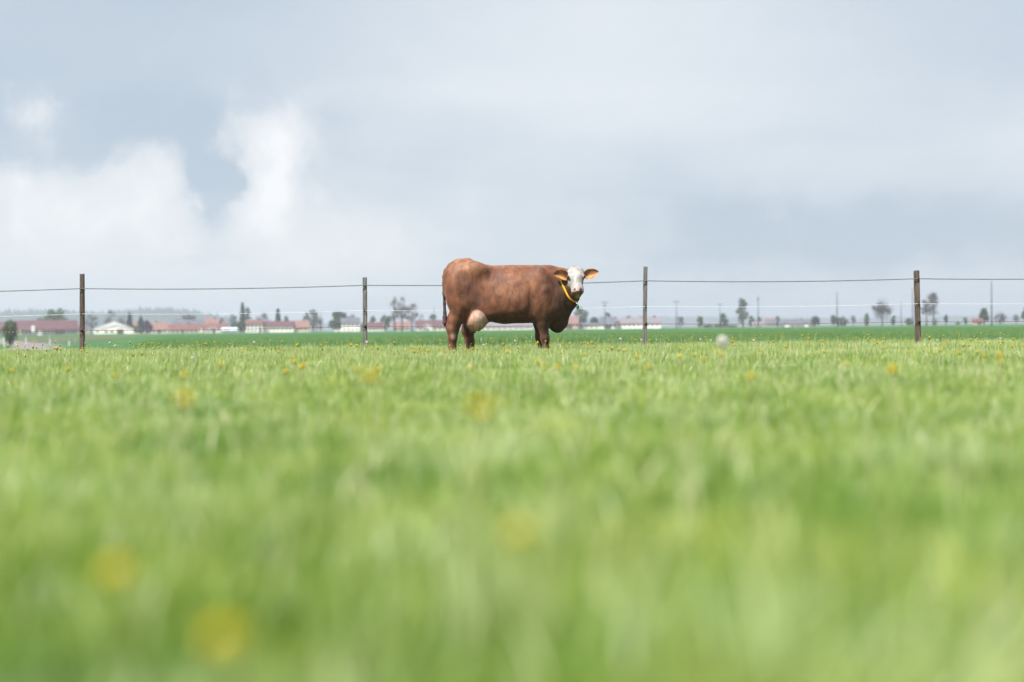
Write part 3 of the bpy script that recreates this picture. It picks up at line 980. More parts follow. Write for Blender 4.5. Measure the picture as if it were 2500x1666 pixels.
def tree(kind, label, px0, px1, ptop, d, leaf='green', seed=0, z0f=0.22, dens=1.0, name=None, group=None, pbase=None):
    """px0..px1: photo columns of the crown; ptop: row of its top"""
    rng = np.random.default_rng(1000 + seed)
    a, b = unproj(px0, 800, d), unproj(px1, 800, d)
    cx, w = (a.x + b.x) / 2, b.x - a.x
    gz = float(ground_z(cx, d))
    h = unproj((px0 + px1) / 2, ptop, d).z - gz
    nm = name or {'leafy': 'leafy_tree', 'bare': 'bare_tree', 'spruce': 'spruce_tree', 'bush': 'bush', 'column': 'cypress_tree'}[kind]
    root = empty(nm, (cx, d, gz))
    tag(root, label, 'bush' if kind == 'bush' else 'tree', group)
    mb = MB()
    tr = max(0.12, 0.028 * h)
    if kind == 'leafy':
        limbs(mb, rng, h, w, tr, h * z0f * 1.1, 7)
        L = crown_lobes(rng, w, h, h * z0f * 0.6, h, 26)
        pts = []
        for (x, y, z, s, sz) in L:
            n = int(85 * dens)
            v = rng.normal(0, 1, (n, 3))
            v /= np.linalg.norm(v, axis=1)[:, None]
            v *= (rng.random(n) ** 0.4)[:, None] * np.array([s, s, sz])
            pts.append(v + np.array([x, y, z]))
        C = np.concatenate(pts)
        V, Q = quads_from(rng, C, max(0.16, w * 0.034))
    elif kind == 'bush':
        mb.tube([(0, 0, -0.2), (0.02 * w, 0, h * 0.4), (0, 0.03 * w, h * 0.7)], [0.05 * h, 0.03 * h, 0.01 * h], 6)
        for k in range(5):
            th = k * 1.256 + rng.uniform(-.3, .3)
            mb.tube([(0, 0, 0.05 * h), (0.3 * w * math.cos(th), 0.3 * w * math.sin(th), 0.6 * h)], [0.025 * h, 0.006 * h], 4)
        n = int(1700 * dens)
        v = rng.normal(0, 1, (n, 3))
        v /= np.linalg.norm(v, axis=1)[:, None]
        lump = 1 + 0.12 * np.sin(v[:, 0] * 7 + seed) * np.sin(v[:, 2] * 6 + 1) + 0.08 * np.sin(v[:, 1] * 13)
        v *= (rng.random(n) ** 0.28 * lump)[:, None] * np.array([w / 2, w / 2, h / 2 * 0.98])
        C = v + np.array([0, 0, h * 0.5])
        C = C[C[:, 2] > 0.02]
        V, Q = quads_from(rng, C, max(0.05, w * 0.03))
    elif kind == 'column':
        mb.tube([(0, 0, -0.2), (0, 0, h * 0.8)], [tr, tr * 0.2], 6)
        n = int(1100 * dens)
        u = rng.random(n)
        r = w / 2 * np.sin(np.pi * np.clip(0.10 + 0.88 * u, 0, 1)) ** 0.55 * rng.random(n) ** 0.4
        th = rng.random(n) * 6.283
        C = np.stack([r * np.cos(th), r * np.sin(th), h * (0.05 + 0.95 * u)], 1)
        V, Q = quads_from(rng, C, max(0.12, w * 0.07), 1.5, 0.8)
    elif kind == 'spruce':
        mb.tube([(0, 0, -0.2), (0, 0, h * 0.97)], [tr, tr * 0.12], 6)
        tiers = 15
        pts = []
        for t in range(tiers):
            u = (t + 0.5) / tiers
            z = h * (0.08 + 0.9 * u)
            rr = w / 2 * (1 - u) ** 0.85 * rng.uniform(0.82, 1.12)
            nb = int(9 + 10 * (1 - u))
            for k in range(nb):
                th = 6.283 * k / nb + rng.uniform(-0.3, 0.3)
                L = rr * rng.uniform(0.7, 1.1)
                m = int(8 * dens)
                s = rng.random(m) ** 0.7
                pts.append(np.stack([L * s * math.cos(th) + rng.normal(0, 0.05 * w, m), L * s * math.sin(th) + rng.normal(0, 0.05 * w, m), z - 0.28 * L * s + rng.normal(0, 0.02 * h, m)], 1))
        C = np.concatenate(pts)
        V, Q = quads_from(rng, C, max(0.12, w * 0.05), 1.4)
    else:   # bare: a fan of limbs and a veil of fine twigs
        ends = limbs(mb, rng, h, w, tr, h * z0f, 13)
        L = crown_lobes(rng, w, h, h * z0f, h, 18)
        base = np.array([0, 0, h * (z0f + 0.1)])
        A, B = [], []
        for (x, y, z, s, sz) in L:
            c = np.array([x, y, z])
            ji = np.argmin([np.linalg.norm(np.array(e) - c) for e in ends])
            e = np.array(ends[ji])
            mb.tube([e * 0.55 + base * 0.45, e, c], [tr * 0.2, tr * 0.14, tr * 0.05], 4, cap=False)
            n = int(85 * dens)
            v = rng.normal(0, 1, (n, 3))
            v /= np.linalg.norm(v, axis=1)[:, None]
            p = c + v * (rng.random(n) ** 0.5)[:, None] * np.array([s, s, sz]) * 1.1
            out = p - base
            out /= np.linalg.norm(out, axis=1)[:, None]
            A.append(p)
            B.append(p + (out + rng.normal(0, 0.45, (n, 3))) * (w * rng.uniform(0.04, 0.12, n))[:, None])
        A, B = np.concatenate(A), np.concatenate(B)
        sd = np.cross(B - A, rng.normal(0, 1, A.shape))
        sd /= np.linalg.norm(sd, axis=1)[:, None] + 1e-9
        sd *= (0.0026 * w + 0.012)
        V = np.stack([A - sd, A + sd, B + sd * 0.5, B - sd * 0.5], 1).reshape(-1, 3)
        Q = ((np.arange(len(A)) * 4)[:, None] + np.arange(4)[None]).astype(np.int32)
    mb.build('trunk', MAT['bark'], root, smooth=True)
    me = mesh_np('crown', V, [Q])
    me.materials.append(LEAF[leaf])
    link('crown', me, root)
    return root


TREES = [
    ('bush', 'dense round deep green bush beside the road markers', 6, 43, 780, 215, 'green', .2, 1.5),
    ('leafy', 'spreading green tree above the long brown-red barn roof', 103, 172, 762, 640, 'green', .25, 1.0),
    ('bare', 'brown leafless tree between the tallest post and the wide white hall', 206, 240, 768, 585, 'twig', .2, 1.3),
    ('bare', 'grey leafless tree behind the wide white hall', 252, 286, 760, 700, 'twig', .2, 1.3),
    ('bare', 'low grey leafless tree right behind the hall ridge', 284, 312, 773, 690, 'twig', .2, 1.3),
    ('spruce', 'dark pointed spruce touching the wide white hall', 304, 330, 763, 580, 'teal', .2, 1.0),
    ('bush', 'dark shrub at the corner of the wide white hall', 325, 346, 794, 566, 'deep', .2, .6),
    ('column', 'slim columnar cypress next to the dark purple tree', 337, 352, 775, 575, 'teal', .2, 1.0),
    ('leafy', 'dark purple leaved tree in front of the salmon roofs', 347, 374, 784, 568, 'purple', .12, 1.0),
    ('bare', 'wide leafless tree behind the long bright red roof', 442, 482, 767, 660, 'twig', .2, 1.4),
    ('bare', 'leafless tree beside the tall brown-red roofed house', 556, 582, 768, 615, 'twig', .2, 1.2),
    ('bush', 'dark green shrub mass next to the pale blue shed', 562, 584, 786, 572, 'deep', .2, .8),
    ('leafy', 'light green small tree beside the two-storey farmhouse', 578, 600, 782, 574, 'green', .1, .8),
    ('spruce', 'tallest dark conifer of the village, next to the two-storey farmhouse', 580, 606, 739, 625, 'teal', .2, 1.2),
    ('leafy', 'deep green tree leaning against the tallest village conifer', 594, 616, 750, 630, 'deep', .2, 1.0),
    ('bare', 'leafless tree behind the long white stable', 626, 662, 766, 650, 'twig', .2, 1.2),
    ('spruce', 'pointed dark spruce behind the ridge of the long white stable', 667, 691, 753, 640, 'teal', .2, 1.0),
    ('leafy', 'low pale green tree beside the pointed spruce behind the stable', 690, 706, 772, 650, 'pale', .15, .8),
    ('leafy', 'pale green tree rising behind the salmon roofed barn', 738, 760, 763, 660, 'pale', .2, .9),
    ('leafy', 'tall loose green tree between salmon barn and slate roofed house', 752, 778, 755, 640, 'green', .2, .9),
    ('bare', 'brownish leafless thicket beside the salmon roofed barn', 756, 790, 775, 610, 'twig', .1, 1.3),
    ('leafy', 'broad dense green tree behind the slate roofed white house', 802, 850, 762, 630, 'deep', .12, 1.3),
    ('bare', 'leafless tree over the roof of the slate roofed white house', 846, 870, 768, 650, 'twig', .2, 1.2),
    ('leafy', 'small green tree above the barn next to the grey post', 903, 921, 773, 650, 'green', .2, .8),
    ('leafy', 'bushy green tree beside the three bare trees', 928, 958, 769, 625, 'green', .1, 1.0),
    ('bare', 'budding olive tree at the edge of the three-tree group', 950, 978, 725, 600, 'olive', .22, 1.9),
    ('bare', 'tall leafless tree in the middle of the three-tree group', 966, 998, 726, 596, 'twig', .22, 1.7),
    ('bare', 'lower leafless tree at the cow side of the three-tree group', 988, 1024, 744, 594, 'twig', .2, 1.7),
    ('bare', 'faint small leafless tree beside the three-tree group', 1022, 1036, 768, 640, 'twig', .2, 1.0),
    ('leafy', 'small green tree over the brown-red barn by the cow tail', 1046, 1068, 768, 650, 'green', .2, .8),
    ('leafy', 'pale loose tree beside the pinkish red barn', 1398, 1438, 753, 620, 'pale', .15, .7),
    ('leafy', 'dark bushy tree before the low white outbuilding', 1436, 1468, 778, 612, 'deep', .05, 1.0),
    ('leafy', 'dark round tree top over the dark slate roofed barn', 1476, 1492, 763, 640, 'deep', .3, .8),
    ('bush', 'dark shrub at the wall end of the dark slate roofed barn', 1496, 1506, 788, 586, 'deep', .2, .5),
    ('leafy', 'hazy tree behind the mauve-grey stable roof', 1528, 1542, 770, 680, 'deep', .3, .6),
    ('leafy', 'hazy dark tree just before the grey fence post over the stable roof', 1560, 1572, 773, 680, 'deep', .3, .6),
    ('leafy', 'hazy round tree over the end of the stable roof', 1588, 1606, 772, 690, 'pale', .3, .6),
    ('bare', 'lone leafless tree beside the double-armed pole', 1649, 1672, 773, 640, 'twig', .1, 1.4),
    ('leafy', 'lone small green tree on the open field', 1699, 1719, 774, 640, 'green', .1, .9),
    ('leafy', 'dark small tree beside the single-armed pole', 1755, 1778, 767, 640, 'deep', .08, 1.0),
    ('leafy', 'tallest pale loose tree at the end of the slate farm range', 1796, 1832, 731, 640, 'pale', .12, .9),
    ('leafy', 'low pale tree at the foot of the tallest pale tree', 1826, 1842, 772, 634, 'green', .05, .8),
    ('leafy', 'small pale tree behind the slate farm range', 1846, 1860, 774, 660, 'pale', .15, .7),
    ('leafy', 'green tree standing before the slate farm range', 1894, 1904, 771, 632, 'green', .1, .7),
    ('leafy', 'round green tree at the far end of the slate farm range', 1980, 2002, 773, 630, 'deep', .1, .9),
    ('leafy', 'dark tree beside the tall bare pole', 2026, 2044, 769, 660, 'deep', .1, .8),
    ('leafy', 'broad hazy tree behind the tall bare pole', 2036, 2070, 776, 760, 'deep', .08, .9),
    ('bare', 'small round leafless tree on the open field', 2075, 2092, 772, 640, 'twig', .3, 1.3),
    ('column', 'slim green poplar on the open field', 2110, 2122, 766, 640, 'green', .1, .8),
    ('bare', 'lone spreading leafless oak on the open field', 2129, 2178, 741, 520, 'twig', .32, 2.0),
    ('leafy', 'small dark tree beside the spreading oak', 2174, 2188, 771, 640, 'deep', .15, .7),
    ('leafy', 'low hazy tree just beside the brown split post', 2210, 2230, 778, 660, 'deep', .05, .8),
    ('bare', 'leafless tree with pale trunk in the pair by the brown post', 2248, 2276, 728, 522, 'twig', .3, 1.7),
    ('bare', 'taller thick-trunked leafless tree in the pair by the brown post', 2260, 2298, 718, 518, 'twig', .3, 2.0),
    ('bush', 'dark bush at the foot of the pair of bare trees', 2278, 2290, 778, 530, 'deep', .1, .5),
    ('leafy', 'small lollipop-shaped tree between the bare pair and the red shed', 2304, 2315, 769, 560, 'deep', .3, .8),
    ('bush', 'tiny hazy bush on the field edge near the lollipop tree', 2332, 2345, 785, 600, 'deep', .1, .4),
    ('leafy', 'small hazy tree near the red brick shed', 2352, 2363, 773, 600, 'pale', .2, .7),
    ('leafy', 'dense round green tree over the red brick shed', 2388, 2418, 753, 530, 'green', .06, 1.5),
    ('bare', 'round leafless tree beside the tallest bare pole', 2427, 2456, 766, 560, 'twig', .12, 1.6),
    ('bare', 'small leafless tree at the end of the field edge', 2473, 2490, 769, 570, 'twig', .25, 1.3),
    ('leafy', 'dark dense tree at the very end of the field', 2492, 2520, 751, 540, 'deep', .05, 1.3),
]
for i, (k, lb, a, b, t, d, lf, z0f, dn) in enumerate(TREES):
    tree(k, lb, a, b, t, d, lf, i, z0f, dn)


# hedge behind the poles: three short lengths of clipped shrubs
for i, (a, b, t, d, lb) in enumerate(((1716, 1742, 793, 600, 'low dark hedge between the lone green tree and the single-armed pole'),
                                      (1742, 1768, 792, 602, 'low dark hedge behind the single-armed pole'),
                                      (1768, 1800, 794, 604, 'low dark hedge beside the tallest pale tree'))):
    o = tree('bush', lb, a, b, t, d, 'deep', 80 + i, .1, .7, name='hedge')
    o['category'] = 'hedge'


# ------------------------------------------------------------------ poles along the field
def pole(label, px, ptop, d, arms=()):
    p = unproj(px, ptop, d)
    gz = float(ground_z(p.x, d))
    h = p.z - gz
    root = empty('utility_pole', (p.x, d, gz))
    tag(root, label, 'pole', 'utility poles across the fields')
    MB().tube([(0, 0, -0.3), (0, 0, h * 0.5), (0, 0, h)], [0.15, 0.13, 0.10], 8).build('shaft', MAT['pole'], root, smooth=True)
    for (dz, L) in arms:
        z = h - dz
        arm = MB().box(-L / 2, L / 2, -0.16, -0.05, z - 0.07, z + 0.07).build('crossarm', MAT['pole'], root)
        for k in range(4):
            x = -L / 2 + L * (k + 0.3) / 3.6
            mb = MB()
            mb.tube([(x, -0.105, z + 0.07), (x, -0.105, z + 0.16), (x, -0.105, z + 0.20), (x, -0.105, z + 0.30)], [0.025, 0.03, 0.07, 0.04], 6)
            mb.build('insulator', MAT['porcelain'], arm, smooth=True)
    return root


pole('pole with two crossarms behind the dark slate roofed barn', 1476, 736, 470, ((0.4, 2.4), (1.5, 1.6)))
pole('pole with one wide crossarm beside the lone leafless tree', 1651, 735, 470, ((0.3, 2.4),))
pole('pole with one narrow crossarm above the low hedge', 1757.5, 742, 520, ((0.3, 1.5),))
pole('pole with a bracket and short arm behind the tallest pale tree', 1850.5, 722, 420, ((1.2, 0.9),))
pole('tall plain pole beside the slate farm range', 2043, 713, 390)
pole('thin plain pole beside the spreading oak', 2199.5, 738, 520)
pole('plain pole standing right behind the brown split post', 2227.5, 703, 360)
pole('tallest plain pole beside the dense round green tree', 2420, 686, 300)
pole('thin pole rising behind the tail side barn', 1060, 748, 560)
pole('thin pole between the long white stable and the grey fence post', 783, 762, 560)


# ------------------------------------------------------------------ roadside furniture
def road_marker(px, py0, py1, size=0.95):
    d = size * F_PX / (py1 - py0)
    p = unproj(px, py1, d)
    gz = float(ground_z(p.x, d))
    o = empty('road_marker_post', (p.x, d, gz), 0.5)
    tag(o, 'slim white roadside marker post with black band beside the road', 'marker post', 'marker posts along the road')
    h = max(0.5, unproj(px, py0, d).z - gz)
    mb = MB()
    for (z0, z1, w0) in ((-0.1, h - 0.28, 0.065), (h - 0.10, h, 0.06)):
        mb.box(-w0, w0, -0.05, 0.05, z0, z1)
    mb.build('post_body', MAT['plastic_white'], o)
    MB().box(-0.062, 0.062, -0.052, 0.052, h - 0.28, h - 0.10).build('band', MAT['plastic_black'], o)


for (px, a, b) in ((10, 818, 836), (36.5, 818, 833), (63.5, 821, 835), (122, 822, 838), (137, 833, 845), (169, 826, 845), (184, 830, 843)):
    road_marker(px, a, b)


def road_sign(label, px0, px1, py0, py1, pfoot, d, mat, roofed=False):
    a, b = unproj(px0, py1, d), unproj(px1, py0, d)
    cx = (a.x + b.x) / 2
    gz = float(ground_z(cx, d))
    o = empty('road_sign', (cx, d, gz))
    tag(o, label, 'sign')
    w, z0, z1 = (b.x - a.x), a.z - gz, b.z - gz
    mb = MB()
    mb.box(-w / 2, w / 2, -0.02, 0.0, z0, z1)
    mb.build('panel', MAT[mat], o)
    for s in ((-1, 1) if w > 0.8 else (0,)):
        MB().tube([(s * w * 0.35, 0.035, -0.2), (s * w * 0.35, 0.035, z1 - 0.04)], 0.03, 8).build('post', MAT['metal'], o)
    if roofed:
        mb = MB()
        mb.poly([(-w * 0.62, -0.12, z1), (w * 0.62, -0.12, z1), (0, -0.12, z1 + w * 0.4)])
        mb.poly([(w * 0.62, 0.14, z1), (-w * 0.62, 0.14, z1), (0, 0.14, z1 + w * 0.4)])
        mb.poly([(-w * 0.62, -0.12, z1), (0, -0.12, z1 + w * 0.4), (0, 0.14, z1 + w * 0.4), (-w * 0.62, 0.14, z1)])
        mb.poly([(w * 0.62, 0.14, z1), (0, 0.14, z1 + w * 0.4), (0, -0.12, z1 + w * 0.4), (w * 0.62, -0.12, z1)])
        mb.poly([(-w * 0.62, 0.14, z1), (w * 0.62, 0.14, z1), (w * 0.62, -0.12, z1), (-w * 0.62, -0.12, z1)])
        mb.build('little_roof', MAT['cream'], o)


road_sign('upright pale road sign panel in front of the long brown-red barn', 76.5, 85, 795, 812, 825, 280, 'pale')
road_sign('notice board under a little tan gable near the pale road sign', 92, 103, 812, 819, 828, 270, 'pale', True)


# ------------------------------------------------------------------ fence
def wood_material(name, a, b, c):
    m = bpy.data.materials.new(name)
    m.use_nodes = True
    t = m.node_tree
    N = NT(t)
    p = t.nodes['Principled BSDF']
    tc = N.new('ShaderNodeTexCoord')
    mp = N.new('ShaderNodeMapping')
    mp.inputs['Scale'].default_value = (30, 30, 2.2)
    N.link(tc.outputs['Object'], mp.inputs[0])
    g = N.noise(mp.outputs[0], 1.6, 7, 0.65, 0.6)
    s = N.noise(tc.outputs['Object'], 4.0, 5, 0.6)
    col = N.mix(N.smooth(g, 0.3, 0.7), a, b)
    col = N.mix(N.math('MULTIPLY', N.smooth(s, 0.5, 0.75), 0.7), col, c)
    N.link(col, p.inputs['Base Color'])
    p.inputs['Roughness'].default_value = 0.92
    p.inputs['Specular IOR Level'].default_value = 0.15
    bm = N.new('ShaderNodeBump')
    bm.inputs['Strength'].default_value = 0.7
    bm.inputs['Distance'].default_value = 0.006
    N.link(g, bm.inputs['Height'])
    N.link(bm.outputs[0], p.inputs['Normal'])
    return m


FENCE_Y = 27.0
wood_brown = wood_material('weathered_brown_wood', (0.06, 0.043, 0.035), (0.135, 0.102, 0.085), (0.085, 0.053, 0.04))
wood_grey = wood_material('weathered_grey_wood', (0.09, 0.083, 0.078), (0.19, 0.18, 0.17), (0.14, 0.118, 0.10))
rope_grey = material('grey_green_rope', (0.10, 0.135, 0.13), 0.8, 0.2, 40.0)
rope_white = material('white_tape', (0.55, 0.60, 0.63), 0.7, 0.05, 40.0)


def twisted_material():
    m = bpy.data.materials.new('dark_red_flecked_rope')
    m.use_nodes = True
    t = m.node_tree
    N = NT(t)
    p = t.nodes['Principled BSDF']
    tc = N.new('ShaderNodeTexCoord')
    sep = N.new('ShaderNodeSeparateXYZ')
    N.link(tc.outputs['Object'], sep.inputs[0])
    s = N.math('FRACT', N.math('MULTIPLY', sep.outputs[0], 14.0))
    N.link(N.mix(N.smooth(s, 0.55, 0.62), (0.05, 0.03, 0.035), (0.32, 0.22, 0.22)), p.inputs['Base Color'])
    p.inputs['Roughness'].default_value = 0.8
    return m


rope_dark = twisted_material()


def fence_post(label, px, ptop, w, lean, mat, knots):
    rng = np.random.default_rng(int(px))
    top = unproj(px, ptop, FENCE_Y)
    h = top.z
    root = empty('fence_post', (top.x, FENCE_Y, float(ground_z(top.x, FENCE_Y))))
    root.rotation_euler = (0, lean, 0)
    root.location.x -= lean * h
    tag(root, label, 'fence post', 'posts of the wire fence')
    # a slightly irregular sawn post: many rings, eight sides with rounded corners
    n, rings = 16, 22
    V, F = [], []
    ph = rng.uniform(0, 6.28, 6)
    for j in range(rings + 1):
        u = j / rings
        z = -0.35 + (h + 0.35) * u
        tw = 0.06 * math.sin(2.3 * u + ph[0])
        ox, oy = 0.006 * math.sin(3 * u + ph[1]), 0.006 * math.sin(4 * u + ph[2])
        s = 1.05 - 0.06 * u + 0.015 * math.sin(9 * u + ph[3])
        for k in range(n):
            th = 2 * math.pi * k / n
            cx, sy = math.cos(th), math.sin(th)
            r = 1.0 / max(abs(cx), abs(sy)) ** 0.72
            r *= 1 + 0.03 * math.sin(5 * th + ph[4]) + 0.02 * rng.normal()
            if k == 12 or k == 11:
                r *= 0.9                       # a drying crack down the face
            x, y = cx * r * s * w / 2 * 0.92, sy * r * s * w / 2 * 0.92
            V.append((ox + x * math.cos(tw) - y * math.sin(tw), oy + x * math.sin(tw) + y * math.cos(tw), z + (0.006 * rng.normal() if j == rings else 0)))
    for j in range(rings):
        for k in range(n):
            k2 = (k + 1) % n
            F.append((j * n + k, j * n + k2, (j + 1) * n + k2, (j + 1) * n + k))
    me = bpy.data.meshes.new('post_body')
    V.append((0, 0, h + 0.004))
    c = len(V) - 1
    F += [(rings * n + k, rings * n + (k + 1) % n, c) for k in range(n)]
    me.from_pydata(V, [], F)
    me.update()
    me.materials.append(mat)
    link('post_body', me, root)
    for i, zk in enumerate(knots):
        yf = -w / 2 - 0.012
        mb = MB()
        if i == 0:
            mb.ball((0.004, yf - 0.008, zk), 0.021, 10, 6, (1, 0.9, 1))
            mb.tube([(0.004, yf + 0.02, zk - 0.012), (0.004, yf - 0.03, zk - 0.012)], 0.012, 8)
        elif i == 1:
            mb.tube([(0.0, yf + 0.02, zk + 0.028), (0.0, yf - 0.015, zk + 0.03), (0.004, yf - 0.026, zk), (-0.004, yf - 0.018, zk - 0.03)], [0.009, 0.011, 0.012, 0.009], 8)
        else:
            mb.ball((0.008, yf - 0.012, zk), 0.034, 12, 7, (1, 0.6, 1))
            mb.tube([(0.008, yf + 0.02, zk), (0.008, yf - 0.035, zk)], 0.016, 8)
        mb.build('insulator', MAT['plastic_black'], root, smooth=True)
    return root


POSTS = [  # photo column, row of the top, width, lean, wood, label, insulator rows
    (200.5, 670, 0.088, 0.006, wood_brown, 'tall weathered brown fence post standing before the road', (705, 767, 807)),
    (890, 678, 0.086, 0.000, wood_grey, 'grey fence post on the tail side of the cow', (697, 759, 797)),
    (1576, 652, 0.082, 0.018, wood_grey, 'tall grey slightly leaning fence post on the head side of the cow', (686, 749, 791)),
    (2238, 662, 0.108, -0.006, wood_brown, 'thickest brown fence post with split top near the pair of bare trees', (681, 742, 786)),
]
WIRE = [[], [], []]
for (px, pt, w, ln, mt, lb, kn) in POSTS:
    zs = [unproj(px, k, FENCE_Y - 0.06).z for k in kn]
    fence_post(lb, px, pt, w, ln, mt, zs)
    for i in range(3):
        p = unproj(px, kn[i], FENCE_Y - 0.06)
        WIRE[i].append((p.x + (0.004, 0.0, 0.008)[i], p.z))


def wire(name, label, pts, r, mat, sag):
    # continue past the frame to the next, unseen posts
    (x0, z0), (x1, z1) = pts[0], pts[-1]
    xs = [(x0 - 5.2, z0 - 0.02)] + pts + [(x1 + 5.2, z1 + 0.01)]
    line = []
    for (a, b) in zip(xs[:-1], xs[1:]):
        for k in range(14):
            u = k / 14
            line.append((a[0] + (b[0] - a[0]) * u, FENCE_Y - 0.075 - 0.0, a[1] + (b[1] - a[1]) * u - sag * 4 * u * (1 - u)))
    line.append((xs[-1][0], FENCE_Y - 0.075, xs[-1][1]))
    mb = MB()
    mb.tube(line, r, 6)
    o = mb.build(name, mat, None, smooth=True)
    tag(o, label, 'wire')


wire('fence_wire', 'thick grey-green top rope of the pasture fence', WIRE[0], 0.0085, rope_grey, 0.035)
wire('fence_wire', 'thin white middle strand of the pasture fence', WIRE[1], 0.0036, rope_white, 0.03)
wire('fence_wire', 'dark red flecked lowest strand of the pasture fence', WIRE[2], 0.005, rope_dark, 0.02)


# ------------------------------------------------------------------ cow
COW0 = unproj(1238.5, 860, COW_Y)
COW_X = COW0.x


def cp(u, v, y=0.0):
    """a point of the cow: position in the enlarged photo detail + sideways offset (minus = towards the viewer)"""
    p = unproj(1060 + u / 5.602, 610 + v / 5.602, COW_Y + y)
    return np.array([p.x - COW_X, y, p.z])


KU = 1 / 872.0      # one detail pixel in metres at the cow


def build_cow():
    H = 0.0115
    lo = np.array([-1.10, -0.66, 0.0])
    hi = np.array([1.32, 0.48, 1.62])
    n = np.ceil((hi - lo) / H).astype(int) + 1
    gx, gy, gz = [lo[i] + H * np.arange(n[i]) for i in range(3)]
    F = np.full(n, 5.0, dtype=np.float32)

    def sub(pmin, pmax, pad):
        a = np.clip(np.floor((pmin - pad - lo) / H).astype(int), 0, n - 1)
        b = np.clip(np.ceil((pmax + pad - lo) / H).astype(int) + 1, 1, n)
        sl = tuple(slice(a[i], b[i]) for i in range(3))
        return sl, gx[sl[0]][:, None, None], gy[sl[1]][None, :, None], gz[sl[2]][None, None, :]

    def smin(a, b, k):
        h = np.maximum(k - np.abs(a - b), 0) / k
        return np.minimum(a, b) - h * h * k * 0.25

    def add(sl, d, k):
        F[sl] = smin(F[sl], d.astype(np.float32), k)

    def cone(a, b, r1, r2, k=0.05):
        a, b = np.asarray(a, float), np.asarray(b, float)
        m = max(r1, r2)
        sl, X, Y, Z = sub(np.minimum(a, b) - m, np.maximum(a, b) + m, 2.2 * k + 0.03)
        ab = b - a
        L = max(1e-9, ab @ ab)
        t = np.clip(((X - a[0]) * ab[0] + (Y - a[1]) * ab[1] + (Z - a[2]) * ab[2]) / L, 0, 1)
        d = np.sqrt((X - a[0] - t * ab[0]) ** 2 + (Y - a[1] - t * ab[1]) ** 2 + (Z - a[2] - t * ab[2]) ** 2) - (r1 + (r2 - r1) * t)
        add(sl, d, k)

    def ell_d(c, r, X, Y, Z, M=None):
        dx, dy, dz = X - c[0], Y - c[1], Z - c[2]
        if M is not None:
            dx, dy, dz = (dx * M[0][0] + dy * M[0][1] + dz * M[0][2], dx * M[1][0] + dy * M[1][1] + dz * M[1][2], dx * M[2][0] + dy * M[2][1] + dz * M[2][2])
        k0 = np.sqrt((dx / r[0]) ** 2 + (dy / r[1]) ** 2 + (dz / r[2]) ** 2)
        k1 = np.sqrt((dx / r[0] ** 2) ** 2 + (dy / r[1] ** 2) ** 2 + (dz / r[2] ** 2) ** 2) + 1e-9
        return k0 * (k0 - 1) / k1

    def ell(c, r, k=0.06, M=None, cut=False):
        c = np.asarray(c, float)
        m = max(r)
        sl, X, Y, Z = sub(c - m, c + m, 2.2 * k + 0.03)
        d = ell_d(c, r, X, Y, Z, M)
        if cut:
            F[sl] = -smin(-F[sl], d.astype(np.float32), k)
        else:
            add(sl, d, k)

    def roty(deg):
        a = R(deg)
        return [[math.cos(a), 0, -math.sin(a)], [0, 1, 0], [math.sin(a), 0, math.cos(a)]]

    # --- trunk: stations (u, top v, bottom v, half width, taper towards the spine)
    st = np.array([(168, 325, 640, .12, .0), (215, 262, 740, .20, .05), (300, 205, 800, .265, .05), (450, 158, 850, .285, .05), (560, 150, 880, .30, .05),
                   (640, 178, 915, .30, .12), (720, 208, 975, .31, .22), (820, 219, 1000, .34, .24), (950, 213, 1022, .362, .24), (1080, 211, 1010, .375, .22),
                   (1260, 212, 1008, .36, .22), (1400, 211, 1000, .325, .24), (1520, 218, 985, .295, .28), (1640, 242, 960, .255, .25), (1740, 300, 930, .20, .2)], dtype=float)
    top = np.array([cp(a[0], a[1]) for a in st])
    bot = np.array([cp(a[0], a[2]) for a in st])
    sx = (top[:, 0] + bot[:, 0]) / 2
    czs, hzs = (top[:, 2] + bot[:, 2]) / 2, (top[:, 2] - bot[:, 2]) / 2

    def spl(xq, ys):   # smooth interpolation
        xf = np.linspace(sx[0], sx[-1], 300)
        yf = np.interp(xf, sx, ys)
        kern = np.hanning(27)
        kern /= kern.sum()
        yp = np.pad(yf, 13, mode='edge')
        return np.interp(xq, xf, np.convolve(yp, kern, 'valid'))
    xq = np.clip(gx, sx[0], sx[-1])
    cz, hz, hw, tp = spl(xq, czs)[:, None, None], spl(xq, hzs)[:, None, None], spl(xq, st[:, 3])[:, None, None], spl(xq, st[:, 4])[:, None, None]
    Y, Z = gy[None, :, None], gz[None, None, :]
    zz = np.clip((Z - cz) / hz, -1, 1)
    hwe = hw * (1 - tp * zz)
    e = 2.35
    q = (np.abs(Y / hwe) ** e + np.abs((Z - cz) / hz) ** e) ** (1 / e)
    d = (q - 1) * np.minimum(hwe, hz) * 0.92
    ex = np.maximum(np.maximum(sx[0] - gx, gx - sx[-1]), 0)[:, None, None]
    F[:] = np.where(ex > 0, np.sqrt(np.maximum(d + .05, 0) ** 2 + ex ** 2) - .05, d).astype(np.float32)

    # --- rump, hips, thighs
    for s in (-1, 1):
        ell(cp(610, 262, s * .215), (.11, .05, .055), .16, roty(24))            # hook bone
        ell(cp(235, 300, s * .10), (.06, .05, .045), .10)                        # pin bone
        ell(cp(335, 560, s * .185), (.20, .145, .36), .10, roty(9))           # thigh
        ell(cp(560, 690, s * .21), (.12, .075, .16), .10, roty(-25))            # stifle
        cone(cp(640, 700, s * .21), cp(790, 860, s * .21), .05, .06, .10)       # flank fold
    ell(cp(400, 215, 0), (.17, .14, .07), .10, roty(16))
